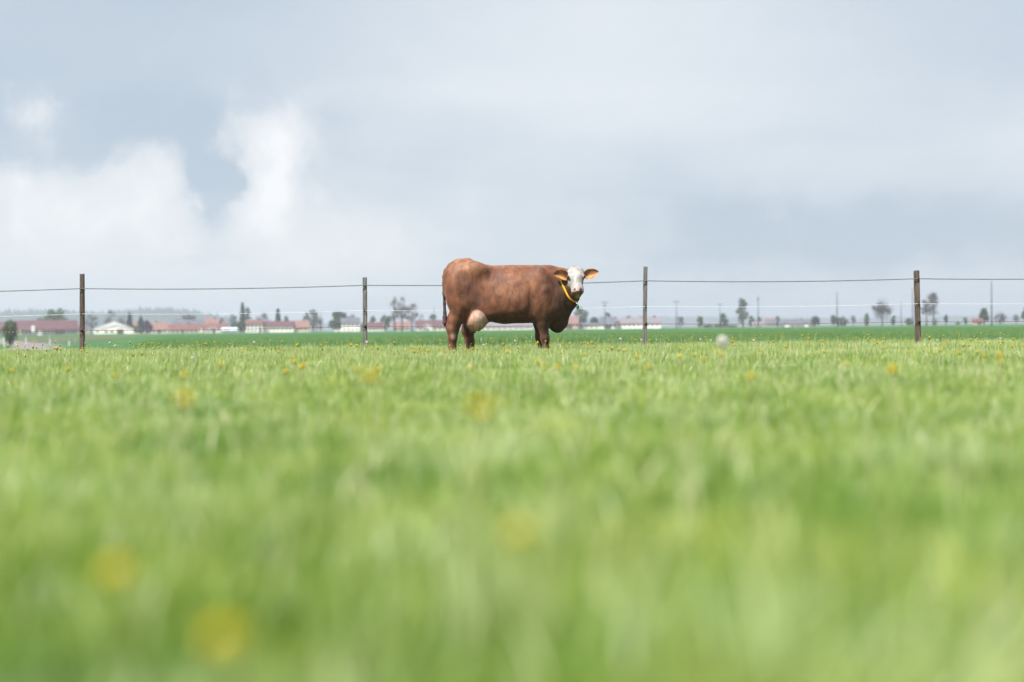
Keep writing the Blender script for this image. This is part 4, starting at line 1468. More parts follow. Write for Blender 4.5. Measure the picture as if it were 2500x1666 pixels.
    # hollows in front of the hips
    for s in (-1, 1):
        ell(cp(790, 330, s * .392), (.12, .075, .085), .12, roty(-20), cut=True)
        ell(cp(440, 375, s * .375), (.14, .06, .055), .12, roty(20), cut=True)
        ell(cp(1340, 720, s * .40), (.045, .07, .27), .10, cut=True)
        ell(cp(1640, 560, s * .33), (.05, .07, .25), .10, roty(12), cut=True)           # crease behind the shoulder
        ell(cp(590, 560, s * .385), (.075, .095, .25), .10, roty(-12), cut=True)  # crease between thigh and flank
    # --- hind legs
    near, far = -.175, .175
    cone(cp(390, 760, near), cp(288, 985, near), .155, .098, .08)
    cone(cp(288, 985, near), cp(258, 1090, near), .098, .088, .05)
    ell(cp(207, 1068, near), (.045, .045, .055), .05)                           # point of the hock
    cone(cp(215, 900, near), cp(207, 1062, near), .03, .034, .06)               # heel tendon
    cone(cp(258, 1090, near), cp(250, 1215, near), .088, .072, .05)
    cone(cp(250, 1215, near), cp(246, 1330, near), .070, .060, .04)
    cone(cp(246, 1330, near), cp(262, 1400, near), .064, .056, .03)
    cone(cp(262, 1400, near - .02), cp(275, 1440, near - .025), .045, .055, .02)
    cone(cp(262, 1400, near + .02), cp(275, 1440, near + .025), .045, .055, .02)
    cone(cp(520, 820, far), cp(470, 1040, far), .13, .09, .06)
    cone(cp(470, 1040, far), cp(462, 1120, far), .088, .092, .04)
    ell(cp(412, 1095, far), (.04, .045, .05), .05)
    cone(cp(462, 1120, far), cp(486, 1250, far), .090, .074, .04)
    cone(cp(486, 1250, far), cp(492, 1340, far), .072, .066, .03)
    cone(cp(492, 1340, far), cp(506, 1405, far), .064, .056, .03)
    cone(cp(506, 1400, far - .02), cp(518, 1438, far - .025), .045, .055, .02)
    cone(cp(506, 1400, far + .02), cp(518, 1438, far + .025), .045, .055, .02)
    # --- shoulders and front legs
    for s in (-1, 1):
        ell(cp(1500, 600, s * .205), (.17, .105, .40), .12, roty(-8))
        ell(cp(1640, 800, s * .13), (.12, .12, .17), .10)
        ell(cp(1440, 900, s * .19), (.10, .075, .12), .08)                      # elbow
    for (s, du, dv) in ((-1, 0, 0), (1, -72, -6)):
        y = s * .165
        cone(cp(1478 + du * .4, 900, y), cp(1488 + du * .6, 1020, y), .104, .090, .07)
        cone(cp(1488 + du * .6, 1020, y), cp(1510 + du, 1180 + dv, y), .088, .066, .05)
        ell(cp(1516 + du, 1215 + dv, y), (.060, .060, .072), .05)               # knee
        cone(cp(1518 + du, 1235 + dv, y), cp(1526 + du, 1345, y), .062, .048, .04)
        cone(cp(1526 + du, 1345, y), cp(1536 + du, 1400, y), .054, .050, .03)
        cone(cp(1536 + du, 1400, y - .02), cp(1548 + du, 1440, y - .025), .044, .054, .02)
        cone(cp(1536 + du, 1400, y + .02), cp(1548 + du, 1440, y + .025), .044, .054, .02)
    # --- brisket, dewlap, neck
    ell(cp(1672, 985, 0), (.155, .135, .155), .08)
    ell(cp(1695, 1075, 0), (.07, .06, .065), .07)
    cone(cp(1765, 1000, -.02), cp(1800, 860, -.06), .075, .062, .06)
    cone(cp(1800, 860, -.06), cp(1890, 740, -.14), .062, .055, .06)
    cone(cp(1890, 740, -.14), cp(1935, 650, -.20), .055, .06, .05)
    cone(cp(1600, 430, 0), cp(1770, 415, -.05), .19, .148, .12)
    cone(cp(1770, 415, -.05), cp(1880, 400, -.17), .146, .13, .08)
    cone(cp(1620, 640, 0), cp(1800, 580, -.07), .25, .19, .12)
    cone(cp(1800, 580, -.07), cp(1900, 520, -.18), .185, .13, .08)
    cone(cp(1660, 840, 0), cp(1800, 720, -.06), .17, .13, .10)
    for s in (-1, 1):
        cone(cp(1455, 290, s * .20), cp(1520, 560, s * .285), .035, .03, .07)    # edge of the shoulder blade
        cone(cp(1520, 560, s * .285), cp(1640, 800, s * .215), .045, .05, .08)
    for k in range(4):                                                          # neck folds
        cone(cp(1690 + 38 * k, 470, -.18 - .018 * k), cp(1665 + 34 * k, 700, -.20 - .01 * k), .016, .013, .04)

    # --- udder
    uc = cp(580, 935, -.105)
    uM = roty(28)
    ur = (.185, .195, .215)
    ell(uc, ur, .08, uM)
    ell(cp(520, 830, -.08), (.15, .16, .14), .08)
    for (u, v, y) in ((505, 1105, -.10), (560, 1105, -.02), (620, 1080, -.12), (660, 1055, .02)):
        cone(cp(u, v - 20, y), cp(u - 4, v + 28, y), .022, .015, .025)

    # --- tail
    tl = [(470, 158, 0, .045), (330, 180, 0, .042), (225, 225, 0, .036), (165, 290, 0, .034), (140, 370, -.02, .029), (134, 470, -.03, .025),
          (136, 600, -.03, .023), (141, 740, -.03, .022), (145, 860, -.03, .024), (148, 930, -.03, .035), (151, 1000, -.03, .038), (153, 1046, -.03, .022)]
    for a, b in zip(tl[:-1], tl[1:]):
        cone(cp(*a[:3]), cp(*b[:3]), a[3], b[3], .025 if a[0] < 200 else .05)

    # --- head, in its own frame: a along the face, b to the side, c out of the face
    poll = cp(1937, 236, -.235)
    muz = cp(1972, 592, -.50)
    ea = muz - poll
    HL = np.linalg.norm(ea)
    ea /= HL
    eb = np.array([1.0, 0.10, 0.03])
    eb -= ea * (eb @ ea)
    eb /= np.linalg.norm(eb)
    ec = np.cross(ea, eb)
    if ec[1] > 0:
        ec = -ec
    M = [list(ea), list(eb), list(ec)]

    def hp(a, b, c):
        return poll + ea * a * HL / .5 + eb * b + ec * c

    def hell(a, b, c, r, k=.03, cut=False):
        ell(hp(a, b, c), r, k, M, cut)
    hell(.06, 0, -.095, (.11, .112, .10), .04)
    hell(.15, 0, -.075, (.15, .126, .078), .04)
    hell(.005, 0, -.07, (.045, .085, .05), .05)
    cone(hp(.18, 0, -.085), hp(.42, 0, -.075), .098, .080, .05)
    hell(.20, 0, -.165, (.15, .088, .10), .05)
    hell(.425, 0, -.062, (.058, .098, .064), .03)
    hell(.37, 0, -.060, (.07, .088, .065), .04)
    cone(hp(.20, 0, -.215), hp(.455, 0, -.148), .062, .048, .03)
    hell(.478, 0, -.100, (.027, .058, .040), .012)
    cone(hp(.20, 0, -.20), hp(.465, 0, -.12), .06, .045, .02)
    for s in (-1, 1):
        hell(.175, s * .112, -.045, (.045, .026, .034), .03)
        hell(.215, s * .118, -.062, (.035, .02, .03), .03, True)
        hell(.438, s * .054, .002, (.020, .018, .018), .012, True)
        hell(.02, s * .098, -.085, (.03, .022, .03), .04)
        cone(hp(.07, s * .10, -.11), hp(.075, s * .155, -.115), .045, .030, .04)  # ear root

    # --- surface extraction (surface nets)
    S = F < 0
    C = np.zeros(n - 1, dtype=np.int8)
    offs = [(i, j, k) for i in (0, 1) for j in (0, 1) for k in (0, 1)]
    for (i, j, k) in offs:
        C += S[i:n[0] - 1 + i, j:n[1] - 1 + j, k:n[2] - 1 + k]
    act = np.argwhere((C > 0) & (C < 8))
    idx = np.full(n - 1, -1, dtype=np.int64)
    idx[tuple(act.T)] = np.arange(len(act))
    acc = np.zeros((len(act), 3))
    cnt = np.zeros(len(act))
    for ai in range(8):
        for ax in range(3):
            oa = offs[ai]
            if oa[ax] == 1:
                continue
            ob = list(oa)
            ob[ax] = 1
            fa = F[tuple((act + np.array(oa)).T)]
            fb = F[tuple((act + np.array(ob)).T)]
            m = (fa < 0) != (fb < 0)
            t = np.where(m, fa / np.where(m, fa - fb, 1), 0)
            p = np.array(oa, float)[None].repeat(len(act), 0)
            p[:, ax] += t
            acc[m] += p[m]
            cnt[m] += 1
    V = lo + H * (act + acc / cnt[:, None])
    quads = []
    for ax in range(3):
        o1, o2 = [(1, 2), (2, 0), (0, 1)][ax]
        sa = [slice(1, n[i] - 1) for i in range(3)]
        sb = list(sa)
        sa[ax] = slice(0, n[ax] - 1)
        sb[ax] = slice(1, n[ax])
        A, B = S[tuple(sa)], S[tuple(sb)]
        e = np.argwhere(A != B)
        flip = A[tuple(e.T)]
        base = e.copy()
        for i in range(3):
            if i != ax:
                base[:, i] += 1
        u1, u2 = np.eye(3, dtype=int)[o1], np.eye(3, dtype=int)[o2]
        q = np.stack([idx[tuple((base - u1 - u2).T)], idx[tuple((base - u2).T)], idx[tuple(base.T)], idx[tuple((base - u1).T)]], 1)
        q[~flip] = q[~flip][:, ::-1]
        quads.append(q)
    Q = np.concatenate(quads)
    Q = Q[(Q >= 0).all(1)]
    # light smoothing
    E = np.concatenate([Q[:, [0, 1]], Q[:, [1, 2]], Q[:, [2, 3]], Q[:, [3, 0]]])
    E = np.concatenate([E, E[:, ::-1]])
    deg = np.bincount(E[:, 0], minlength=len(V))[:, None]
    for it in range(4):
        sm = np.stack([np.bincount(E[:, 0], V[E[:, 1], i], minlength=len(V)) for i in range(3)], 1) / np.maximum(deg, 1)
        V = V + (0.5 if it % 2 == 0 else -0.42) * (sm - V)

    # --- coat colours, with some light and shade painted in
    rel = V - poll
    ha, hb, hc = rel @ ea * .5 / HL, rel @ eb, rel @ ec
    brown = np.array([.120, .044, .021])
    col = np.repeat(brown[None], len(V), 0)
    rough = np.full(len(V), .62)

    def paint(mask, c, r=None):
        mk = np.clip(mask, 0, 1)[:, None]
        col[:] = col * (1 - mk) + np.array(c)[None] * mk
        if r is not None:
            rough[:] = rough * (1 - mk[:, 0]) + r * mk[:, 0]

    def blob(p, r, soft=.35):
        dd = np.sqrt((((V - p) / np.asarray(r)) ** 2).sum(1))
        return 1 - sstep(dd, 1 - soft, 1 + soft)
    wob = .012 * np.sin(V[:, 0] * 60 + V[:, 2] * 40) + .010 * np.sin(V[:, 2] * 95 + V[:, 0] * 31)
    inhead = (np.abs(hb) < .2) & (ha > -.06) & (hc > -.30)
    # shade painted into the coat: darker legs, neck, brisket, belly and thigh
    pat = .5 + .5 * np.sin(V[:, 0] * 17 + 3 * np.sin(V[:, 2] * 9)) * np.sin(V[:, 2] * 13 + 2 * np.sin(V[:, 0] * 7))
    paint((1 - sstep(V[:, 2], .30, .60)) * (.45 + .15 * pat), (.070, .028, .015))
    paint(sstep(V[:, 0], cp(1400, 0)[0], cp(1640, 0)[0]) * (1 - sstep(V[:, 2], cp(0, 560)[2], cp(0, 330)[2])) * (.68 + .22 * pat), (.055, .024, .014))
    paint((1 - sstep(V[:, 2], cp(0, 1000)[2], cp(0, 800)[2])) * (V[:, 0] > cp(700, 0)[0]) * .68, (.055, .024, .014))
    paint(blob(cp(520, 600, -.3), (.15, .3, .18), .7) * .72, (.075, .032, .020))  # painted shadow in front of the thigh
    paint(sstep(V[:, 2], cp(0, 300)[2], cp(0, 190)[2]) * (V[:, 0] < cp(1500, 0)[0]) * (.35 + .3 * pat), (.25, .125, .074))  # light from above painted as a paler back and rump top
    paint(blob(cp(430, 290, -.25), (.22, .2, .09), .6) * .4, (.30, .15, .085))  # bright lit slope of the rump, painted in
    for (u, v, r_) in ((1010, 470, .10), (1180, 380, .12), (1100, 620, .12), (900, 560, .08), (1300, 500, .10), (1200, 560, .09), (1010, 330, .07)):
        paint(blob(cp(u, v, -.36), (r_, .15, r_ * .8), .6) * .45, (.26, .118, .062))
    # white blaze over the whole front of the face
    face = sstep(hc + wob * .6 + .02 * sstep(ha, .3, .45), -.128, -.104) * sstep(ha, -.035, -.015) * inhead
    face *= 1 - sstep(np.abs(hb), .118, .135) * (1 - sstep(ha, .25, .3))
    paint(face, (.285, .275, .265))
    paint(sstep(ha + wob * .3, .375, .40) * sstep(hc, -.125, -.10) * inhead * .8, (.36, .25, .23), .42)
    paint(np.maximum(sstep(ha, .468, .476), sstep(ha, .36, .40) * (1 - sstep(hc, -.125, -.108))) * inhead * (hc > -.20) * (np.abs(hb) < .12), (.12, .075, .04))
    paint(blob(hp(.50, -.005, -.085), (.03, .035, .05)) * .7, (.34, .29, .12))
    paint(sstep(ha, .458, .466) * (1 - sstep(ha, .474, .480)) * (np.abs(hb) < .105) * (hc > -.17) * inhead * .9, (.03, .02, .016))              # lips
    for s in (-1, 1):
        paint(blob(hp(.438, s * .054, -.004), (.020, .022, .02)), (.03, .016, .016))              # nostrils
        paint(blob(hp(.175, s * .118, -.04), (.028, .03, .026)), (.05, .026, .02))                # eyelids
        paint(blob(hp(.015, s * .105, -.075), (.03, .03, .04)), (.075, .035, .022))               # horn buds
    paint(blob(hp(.215, .108, -.035), (.05, .032, .05)) * .9, (.14, .075, .05))
    paint(blob(hp(.355, .090, -.03), (.026, .024, .036)), (.06, .045, .042))
    paint(blob(hp(.445, .040, -.010), (.026, .022, .030)) * .95, (.03, .018, .02), .4)
    # udder
    duM = (V - uc) @ np.array(uM).T / np.array(ur)
    ud = np.sqrt((duM ** 2).sum(1))
    um = (1 - sstep(ud, 1.06, 1.14)) * (1 - sstep(V[:, 2], cp(0, 800)[2], cp(0, 770)[2])) * (V[:, 0] > cp(385, 0)[0])
    um *= sstep(V[:, 0] - (cp(0, 800)[2] - V[:, 2]) * -.52, cp(535, 0)[0], cp(570, 0)[0])
    paint(um * .95, (.46, .24, .175), .5)
    paint(um * blob(cp(625, 900, -.2), (.14, .25, .16), .5) * .85, (.62, .42, .35), .5)
    paint(um * (1 - sstep(V[:, 0], cp(440, 0)[0], cp(500, 0)[0])) * .6, (.30, .15, .10))
    # tail switch, hooves, worn hocks
    tmask = (V[:, 0] < cp(165, 0)[0] + .015 * (V[:, 2] < .6)) & (V[:, 1] > -.085) & (V[:, 1] < .05)
    paint(tmask * (1 - sstep(V[:, 2], cp(0, 560)[2], cp(0, 330)[2])), (.050, .026, .030), .8)
    paint((1 - sstep(V[:, 2], .045, .065)), (.045, .035, .03), .5)
    paint(blob(cp(262, 1180, near - .07), (.04, .05, .06), .5) * .7, (.30, .19, .13))
    paint(blob(cp(450, 790, -.30), (.05, .12, .03), .6) * .35, (.28, .15, .09))

    # --- ears, joined to the same mesh
    def ear(base, tip, wid, s):
        L = np.linalg.norm(tip - base)
        ax = (tip - base) / L
        fwd = np.array([0.12 * s, -1.0, 0.10])
        fwd -= ax * (fwd @ ax)
        fwd /= np.linalg.norm(fwd)
        pr = np.cross(fwd, ax)
        if pr[2] < 0:
            pr = -pr
        nu, nt = 15, 11
        A, Cc = [], []
        for side in (0, 1):
            for i in range(nu):
                u = i / (nu - 1)
                ww = wid * (math.sin(math.pi * min(1, .20 + .80 * u) ** .95) ** .55 if u < 1 else 0.0)
                ww = max(ww, .004)
                for j in range(nt):
                    t = -1 + 2 * j / (nt - 1)
                    edge = abs(t)
                    cup = -.042 * (1 - t * t) * (1 - .55 * u)
                    p = base + ax * (L * u) + pr * (ww * t + .012 * math.sin(math.pi * u)) + fwd * (cup - (.012 * (1 - edge ** 3) if side else 0))
                    A.append(p)
                    if side:
                        Cc.append((.150, .060, .028))
                    else:
                        inn = max(0, 1 - edge ** 2)
                        lit = (.42, .19, .085)
                        drk = (.12, .048, .024)
                        f = inn * (0.85 if t > -.3 else .25) * (1 - .4 * u)  # darker hair inside the ear, with its lit lower part painted in
                        Cc.append(tuple(lit[q] * (1 - f) + drk[q] * f for q in range(3)))
        A = np.array(A)
        qs = []
        m = nu * nt
        for i in range(nu - 1):
            for j in range(nt - 1):
                q = [i * nt + j, (i + 1) * nt + j, (i + 1) * nt + j + 1, i * nt + j + 1]
                qs.append(q)
                qs.append([m + v for v in q[::-1]])
            for j in (0, nt - 1):
                qs.append([i * nt + j, m + i * nt + j, m + (i + 1) * nt + j, (i + 1) * nt + j])
        return A, np.array(qs), np.array(Cc), (ax, pr, fwd, L)
    ears = []
    for (b0, tp_, s) in ((cp(1822, 372, -.31), cp(1632, 328, -.33), -1), (cp(2062, 358, -.29), cp(2250, 304, -.31), 1)):
        A, q, cc, fr = ear(b0, tp_, .078, s)
        Q = np.concatenate([Q, q + len(V)])
        V = np.concatenate([V, A])
        col = np.concatenate([col, cc])
        rough = np.concatenate([rough, np.full(len(A), .65)])
        ears.append((b0, fr))

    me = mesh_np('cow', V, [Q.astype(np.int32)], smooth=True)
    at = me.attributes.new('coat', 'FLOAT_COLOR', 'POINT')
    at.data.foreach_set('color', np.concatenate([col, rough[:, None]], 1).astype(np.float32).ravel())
    m = bpy.data.materials.new('cow_coat')
    m.use_nodes = True
    t = m.node_tree
    N = NT(t)
    p = t.nodes['Principled BSDF']
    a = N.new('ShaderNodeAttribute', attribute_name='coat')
    tc = N.new('ShaderNodeTexCoord')
    mp = N.new('ShaderNodeMapping')
    mp.inputs['Scale'].default_value = (1.0, 1.0, 0.55)
    N.link(tc.outputs['Object'], mp.inputs[0])
    n1 = N.noise(mp.outputs[0], 9.0, 5, 0.62, 0.3)
    mp2 = N.new('ShaderNodeMapping')
    mp2.inputs['Scale'].default_value = (1.0, 1.0, 0.28)
    mp2.inputs['Rotation'].default_value = (0, 0.35, 0)
    N.link(tc.outputs['Object'], mp2.inputs[0])
    n2 = N.noise(mp2.outputs[0], 75.0, 4, 0.7)
    f = N.math('MULTIPLY', N.smooth(n1, 0.30, 0.72, 0.58, 1.38), N.math('ADD', 0.70, N.math('MULTIPLY', n2, 0.6)))
    vm = N.new('ShaderNodeVectorMath', operation='SCALE')
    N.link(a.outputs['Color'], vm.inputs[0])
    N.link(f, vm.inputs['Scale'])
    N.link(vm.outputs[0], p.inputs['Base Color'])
    N.link(a.outputs['Alpha'], p.inputs['Roughness'])
    p.inputs['Specular IOR Level'].default_value = 0.28
    p.inputs['Sheen Weight'].default_value = 0.12
    p.inputs['Sheen Roughness'].default_value = 0.5
    p.inputs['Sheen Tint'].default_value = (0.8, 0.55, 0.4, 1)
    b = N.new('ShaderNodeBump')
    b.inputs['Strength'].default_value = 0.5
    b.inputs['Distance'].default_value = 0.016
    N.link(N.math('ADD', N.math('MULTIPLY', N.noise(mp.outputs[0], 6.0, 3, 0.5), 2.2), N.math('ADD', n1, N.math('MULTIPLY', n2, 0.4))), b.inputs['Height'])
    N.link(b.outputs[0], p.inputs['Normal'])
    me.materials.append(m)
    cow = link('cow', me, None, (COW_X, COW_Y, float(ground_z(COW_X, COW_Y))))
    tag(cow, 'brown cow with white face standing broadside in the meadow, head turned', 'cow')

    # --- eyes, tags, collar
    eyem = material('wet_dark_eye', (0.012, 0.008, 0.006), 0.08, 0.1, 20.0, spec=0.7)
    yel = material('yellow_plastic_tag', (0.72, 0.42, 0.035), 0.5, 0.08, 20.0)
    strap = material('yellow_collar_strap', (0.62, 0.36, 0.02), 0.6, 0.15, 30.0)
    grn = material('dark_green_transponder', (0.015, 0.10, 0.055), 0.35, 0.15, 30.0)
    steel = material('buckle_metal', (0.5, 0.48, 0.45), 0.35, 0.1, 30.0, metal=0.9)
    for s in (-1, 1):
        MB().ball(tuple(hp(.178, s * .121, -.033)), .0225, 14, 9).build('eye', eyem, cow, smooth=True)
    for (b0, (ax, pr, fwd, L)) in ears:
        c = b0 + ax * L * .42 - pr * .034 + fwd * .016
        mb = MB()
        q = [c - ax * .034 - pr * .020, c + ax * .040 - pr * .004, c + ax * .040 + pr * .010, c - ax * .034 + pr * .006]
        bk = [x - fwd * .004 for x in q]
        mb.poly(q)
        mb.poly(bk[::-1])
        for k in range(4):
            mb.poly([q[k], bk[k], bk[(k + 1) % 4], q[(k + 1) % 4]])
        tg = mb.build('ear_tag', yel, cow)
        MB().ball(tuple(c + ax * .034 + fwd * .003), .007, 8, 5).build('stud', yel, tg, smooth=True)

    # collar: a strap laid round the neck behind the jaw, hanging a little loose below
    cc = cp(1850, 520, -.17)
    bottom = cp(1928, 716, -.27)
    e1 = bottom - cc
    e1 /= np.linalg.norm(e1)
    e2 = np.array([-0.62, -0.78, 0.0])
    e2 -= e1 * (e2 @ e1)
    e2 /= np.linalg.norm(e2)

    def sdf(pt):
        g = (pt - lo) / H
        i = np.clip(np.floor(g).astype(int), 0, n - 2)
        w = g - i
        s = 0.0
        for (a_, b_, c_) in offs:
            s += F[i[0] + a_, i[1] + b_, i[2] + c_] * (w[0] if a_ else 1 - w[0]) * (w[1] if b_ else 1 - w[1]) * (w[2] if c_ else 1 - w[2])
        return s
    ring = []
    lim = .20
    for k in range(48):
        th = 2 * math.pi * k / 48
        dr = e1 * math.cos(th) + e2 * math.sin(th)
        r = .04
        while r < lim and sdf(cc + dr * r) < .004:
            r += .005
        ring.append(r)
    ring = np.array(ring)
    for _ in range(4):
        ring = np.maximum(ring * .97, (np.roll(ring, 1) + ring + np.roll(ring, -1)) / 3)
    rb = np.linalg.norm(bottom - cc)
    for k in range(48):
        th = 2 * math.pi * k / 48
        f_ = max(0, math.cos(th)) ** 3
        ring[k] = ring[k] * (1 - f_) + rb * f_
    e3 = np.cross(e1, e2)
    mb = MB()
    nv = []
    for k in range(48):
        th = 2 * math.pi * k / 48
        dr = e1 * math.cos(th) + e2 * math.sin(th)
        p0 = cc + dr * ring[k]
        for (o_, w_) in ((0, -.014), (.005, -.012), (.005, .012), (0, .014)):
            nv.append(tuple(p0 + dr * o_ + e3 * w_))
    mb.v = nv
    for k in range(48):
        k2 = (k + 1) % 48
        for j in range(4):
            j2 = (j + 1) % 4
            mb.f.append([k * 4 + j, k2 * 4 + j, k2 * 4 + j2, k * 4 + j2])
            mb.m.append(0)
    collar = mb.build('collar', strap, cow, smooth=False)
    lowp = cc + e1 * (rb + .004)
    mb = MB()
    hang = cp(1962, 752, -.31)
    mb.tube([lowp, (lowp + hang) / 2 + np.array([.004, 0, 0]), hang], .007, 6)
    mb.build('hanger', steel, collar, smooth=True)
    mb = MB()
    pc = cp(1962, 786, -.31)
    mb.ball(tuple(pc), .04, 14, 9, (.56, .42, .95))
    mb.build('transponder', grn, collar, smooth=True)


build_cow()


# ------------------------------------------------------------------ dandelions
def dandelions():
    rng = np.random.default_rng(77)
    stem_m = material('dandelion_stem', (0.22, 0.24, 0.10), 0.7, 0.2, 20.0)
    petal = leaf_material('dandelion_petals', (0.84, 0.64, 0.02), (0.88, 0.74, 0.03), 0.45, 40.0)
    cup = material('dandelion_bracts', (0.10, 0.13, 0.04), 0.8, 0.2, 30.0)
    fluff = leaf_material('seed_fluff', (0.60, 0.60, 0.57), (0.68, 0.68, 0.65), 0.5, 30.0)

    def stem(h, seed, r=0.0028):
        g = np.random.default_rng(seed)
        b = g.normal(0, 0.10 * h, 2)
        return MB().tube([(0, 0, -0.01), (b[0] * .3, b[1] * .3, h * .4), (b[0] * .8, b[1] * .8, h * .8), (b[0], b[1], h)], [r * 1.2, r, r, r * .9], 6), b

    def bloom(mb, cx, cy_, z, rad, g, closed=0.0):
        mb.mi = 0
        for ring, (nn, rr, up) in enumerate(((20, 1.0, 0.10), (18, 0.82, 0.35), (14, 0.58, 0.60), (9, 0.32, 0.85))):
            for k in range(nn):
                th = 6.283 * (k + 0.5 * (ring % 2)) / nn + g.uniform(-.06, .06)
                L = rad * rr * g.uniform(.9, 1.08) * (1 - .6 * closed)
                zt = z + rad * (up * .75 + closed * 1.2) + g.normal(0, .04 * rad)
                w = rad * 0.155
                c, s = math.cos(th), math.sin(th)
                mb.poly([(cx - s * w * .3, cy_ + c * w * .3, z + .002 * ring), (cx + c * L * .55 + s * w, cy_ + s * L * .55 - c * w, z + (zt - z) * .75),
                         (cx + c * L, cy_ + s * L, zt), (cx + c * L * .55 - s * w, cy_ + s * L * .55 + c * w, z + (zt - z) * .75)])
        mb.mi = 1
        mb.tube([(cx, cy_, z - rad * .55), (cx, cy_, z - rad * .25), (cx, cy_, z + rad * .08)], [rad * .18, rad * .36, rad * .30], 8)
        mb.mi = 0

    kinds = []
    for i in range(6):
        g = np.random.default_rng(300 + i)
        h = (0.165, 0.185, 0.20, 0.215, 0.235, 0.255)[i]
        sm, b = stem(h, 400 + i)
        fl = MB()
        bloom(fl, b[0], b[1], h + .012, g.uniform(.018, .0225), g, 0.0 if i != 4 else .25)
        kinds.append((sm.mesh('stem', stem_m, True), fl.mesh('bloom', [petal, cup])))
    clocks = []
    for i in range(3):
        g = np.random.default_rng(500 + i)
        h = (0.22, 0.255, 0.285)[i]
        sm, b = stem(h, 600 + i)
        mb = MB()
        z = h + .024
        v = g.normal(0, 1, (150, 3))
        v /= np.linalg.norm(v, axis=1)[:, None]
        for d in v:
            a = np.cross(d, g.normal(0, 1, 3))
            a /= np.linalg.norm(a)
            c2 = np.cross(d, a)
            p = np.array([b[0], b[1], z]) + d * .0235 * g.uniform(.85, 1.08)
            s_ = .0055
            mb.poly([p + a * s_, p + c2 * s_, p - a * s_, p - c2 * s_])
        mb.mi = 1
        mb.ball((b[0], b[1], z), .006, 8, 5)
        clocks.append((sm.mesh('stem', stem_m, True), mb.mesh('seed_head', [fluff, cup])))
    buds = []
    for i in range(2):
        h = (0.17, 0.205)[i]
        sm, b = stem(h, 700 + i)
        mb = MB()
        mb.tube([(b[0], b[1], h - .002), (b[0], b[1], h + .010), (b[0], b[1], h + .024)], [.005, .009, .006], 8)
        mb.mi = 1
        mb.tube([(b[0], b[1], h + .024), (b[0], b[1], h + .033)], [.006, .003], 8)
        buds.append((sm.mesh('stem', stem_m, True), mb.mesh('bud', [cup, petal])))

    def plant(kind, x, y, which, scale, label, group, cat, nm):
        st_, hd = kind[which]
        o = empty(nm, (x, y, float(ground_z(x, y))), rng.uniform(0, 6.28))
        o.rotation_euler.x, o.rotation_euler.y = rng.normal(0, .08), rng.normal(0, .08)
        o.scale = (scale,) * 3
        tag(o, label, cat, group)
        link('stem', st_, o)
        link(hd.name.split('.')[0], hd, o)

    YL = 'yellow dandelion in bloom standing in the meadow grass'
    CL = 'white round dandelion seed head standing in the meadow grass'
    BL = 'closed dandelion bud standing in the meadow grass'
    HZ = [.165, .185, .20, .215, .235, .255]

    def at_pixel(px, py, hh):
        yi = 833.0 - py
        y0 = -(px - 1250) * ROLL + yi - HOR
        d = (hh - CAM_Z) * F_PX / y0
        p = unproj(px, py, d)
        return p.x, d
    # blooms that stand out in the photograph; their height above the ground gives the distance
    big = [(434, 911, 3), (418, 998, 4), (1128, 1045, 5), (275, 1355, 1), (620, 1475, 1), (908, 940, 5), (882, 897, 3), (1835, 913, 3), (2168, 906, 4),
           (2198, 899, 4), (1268, 1268, 2), (728, 892, 2), (738, 898, 1), (545, 889, 2), (720, 884, 2), (1368, 891, 2), (1547, 873, 2), (1712, 875, 3), (1762, 868, 2),
           (2442, 873, 4), (2450, 890, 1), (1300, 882, 2), (1320, 895, 1), (1150, 896, 1), (935, 901, 0), (300, 922, 0), (150, 895, 0), (2020, 856, 2), (2345, 857, 2),
           (2395, 853, 2), (2288, 850, 3), (2415, 863, 1), (200, 857, 3), (206, 861, 2), (196, 855, 3), (1016, 859, 2), (1052, 853, 3), (1230, 862, 2), (2136, 838, 4), (2467, 829, 4),
           (1700, 870, 1), (1670, 873, 1), (1390, 893, 1), (1420, 872, 1), (590, 862, 1), (2070, 890, 1), (30, 905, 0), (700, 905, 0), (1590, 895, 0)]
    placed = 0
    for (px, py, k) in big:
        x, d = at_pixel(px, py, HZ[k] + .012)
        sc = .85 if d < 1.8 else (1.08 if d < 4 else (1.05 if d < 12 else 1.0))
        if sc > 1:
            x, d = at_pixel(px, py, (HZ[k] + .012) * sc)
        if 0.5 < d < 26.8:
            plant(kinds, x, d, k, sc, YL, 'yellow dandelions in the meadow', 'dandelion', 'dandelion')
            placed += 1
    # the many small ones between the cow and the fence, in loose drifts
    n = 0
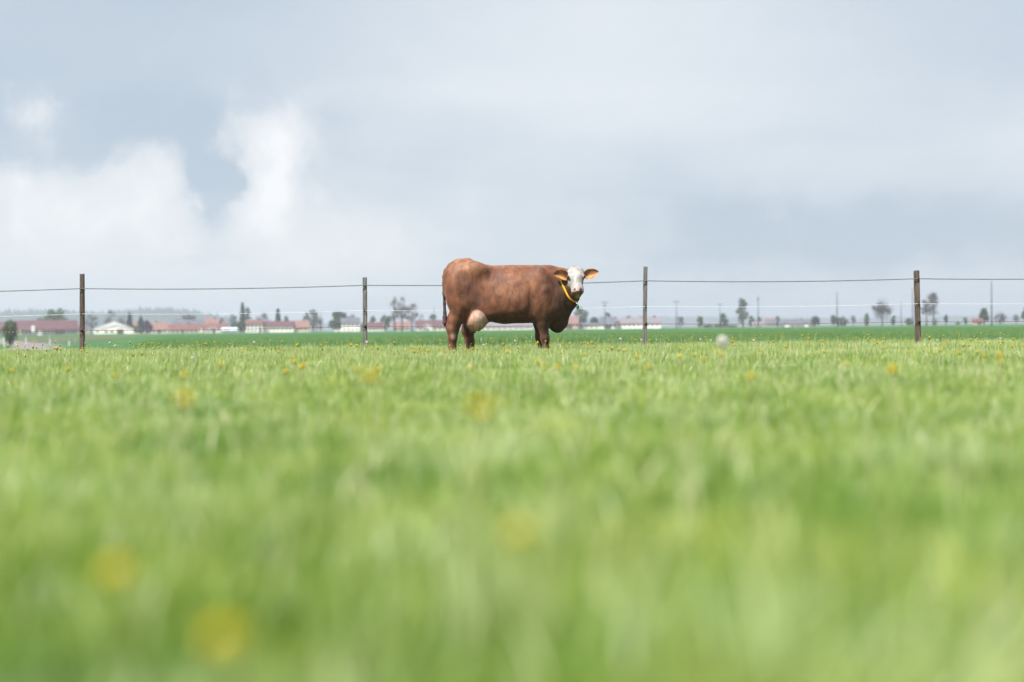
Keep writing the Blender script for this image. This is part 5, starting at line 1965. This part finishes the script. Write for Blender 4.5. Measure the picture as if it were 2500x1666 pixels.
    while n < 205:
        y = 26.6 - 15.5 * rng.random() ** 1.9
        x = rng.uniform(-0.37, 0.37) * y
        drift = math.sin(x * 1.1 + 2.0) + math.sin(x * 0.47 + y * .5) + (0.8 if x > 3 else 0.0)
        if rng.random() > 0.45 + 0.25 * drift:
            continue
        k = int(rng.choice([1, 2, 3, 4, 5, 5], p=[.1, .2, .25, .25, .1, .1]))
        plant(kinds, x, y, k, rng.uniform(.8, 1.05), YL, 'yellow dandelions in the meadow', 'dandelion', 'dandelion')
        n += 1
    # one large seed head close by, then others near the fence; each stands at the distance its size in the photo asks for
    for (px, py, d) in ((1763, 831, 6.8), (1517, 828, 24), (266, 837, 25), (281, 845, 24), (624, 836, 24), (898, 836, 22), (1568, 830, 25), (1713, 829, 24), (1733, 831, 24),
                        (1840, 832, 22), (472, 875, 13), (1257, 833, 25), (408, 850, 22), (1180, 852, 21), (2290, 835, 24), (2440, 828, 25)):
        p = unproj(px, py, d)
        hz = max(0.17, p.z - float(ground_z(p.x, d)))
        k = int(np.argmin([abs(c - hz) for c in (.244, .279, .309)]))
        plant(clocks, p.x, d, k, hz / (.244, .279, .309)[k], CL, 'dandelion seed heads in the meadow', 'seed head', 'dandelion_clock')
    for i in range(80):
        y = 26.5 - 13 * rng.random() ** 1.5
        x = rng.uniform(-0.37, 0.37) * y
        plant(buds, x, y, int(rng.integers(0, 2)), rng.uniform(.95, 1.25), BL, 'dandelion buds in the meadow', 'bud', 'dandelion_bud')


dandelions()


# ------------------------------------------------------------------ air
def build_haze():
    m = bpy.data.materials.new('haze_air')
    m.use_nodes = True
    t = m.node_tree
    for n in list(t.nodes):
        t.nodes.remove(n)
    N = NT(t)
    v = N.new('ShaderNodeVolumePrincipled')
    v.inputs['Color'].default_value = (0.72, 0.81, 0.92, 1)
    v.inputs['Density'].default_value = 0.00042
    v.inputs['Anisotropy'].default_value = 0.2
    out = N.new('ShaderNodeOutputMaterial')
    N.link(v.outputs[0], out.inputs['Volume'])
    o = MB().box(-6200, 6200, -6200, 6200, -3.0, 56.0).build('haze', m)
    tag(o, 'thin pale haze lying over the whole plain', 'haze', kind='stuff')


build_haze()
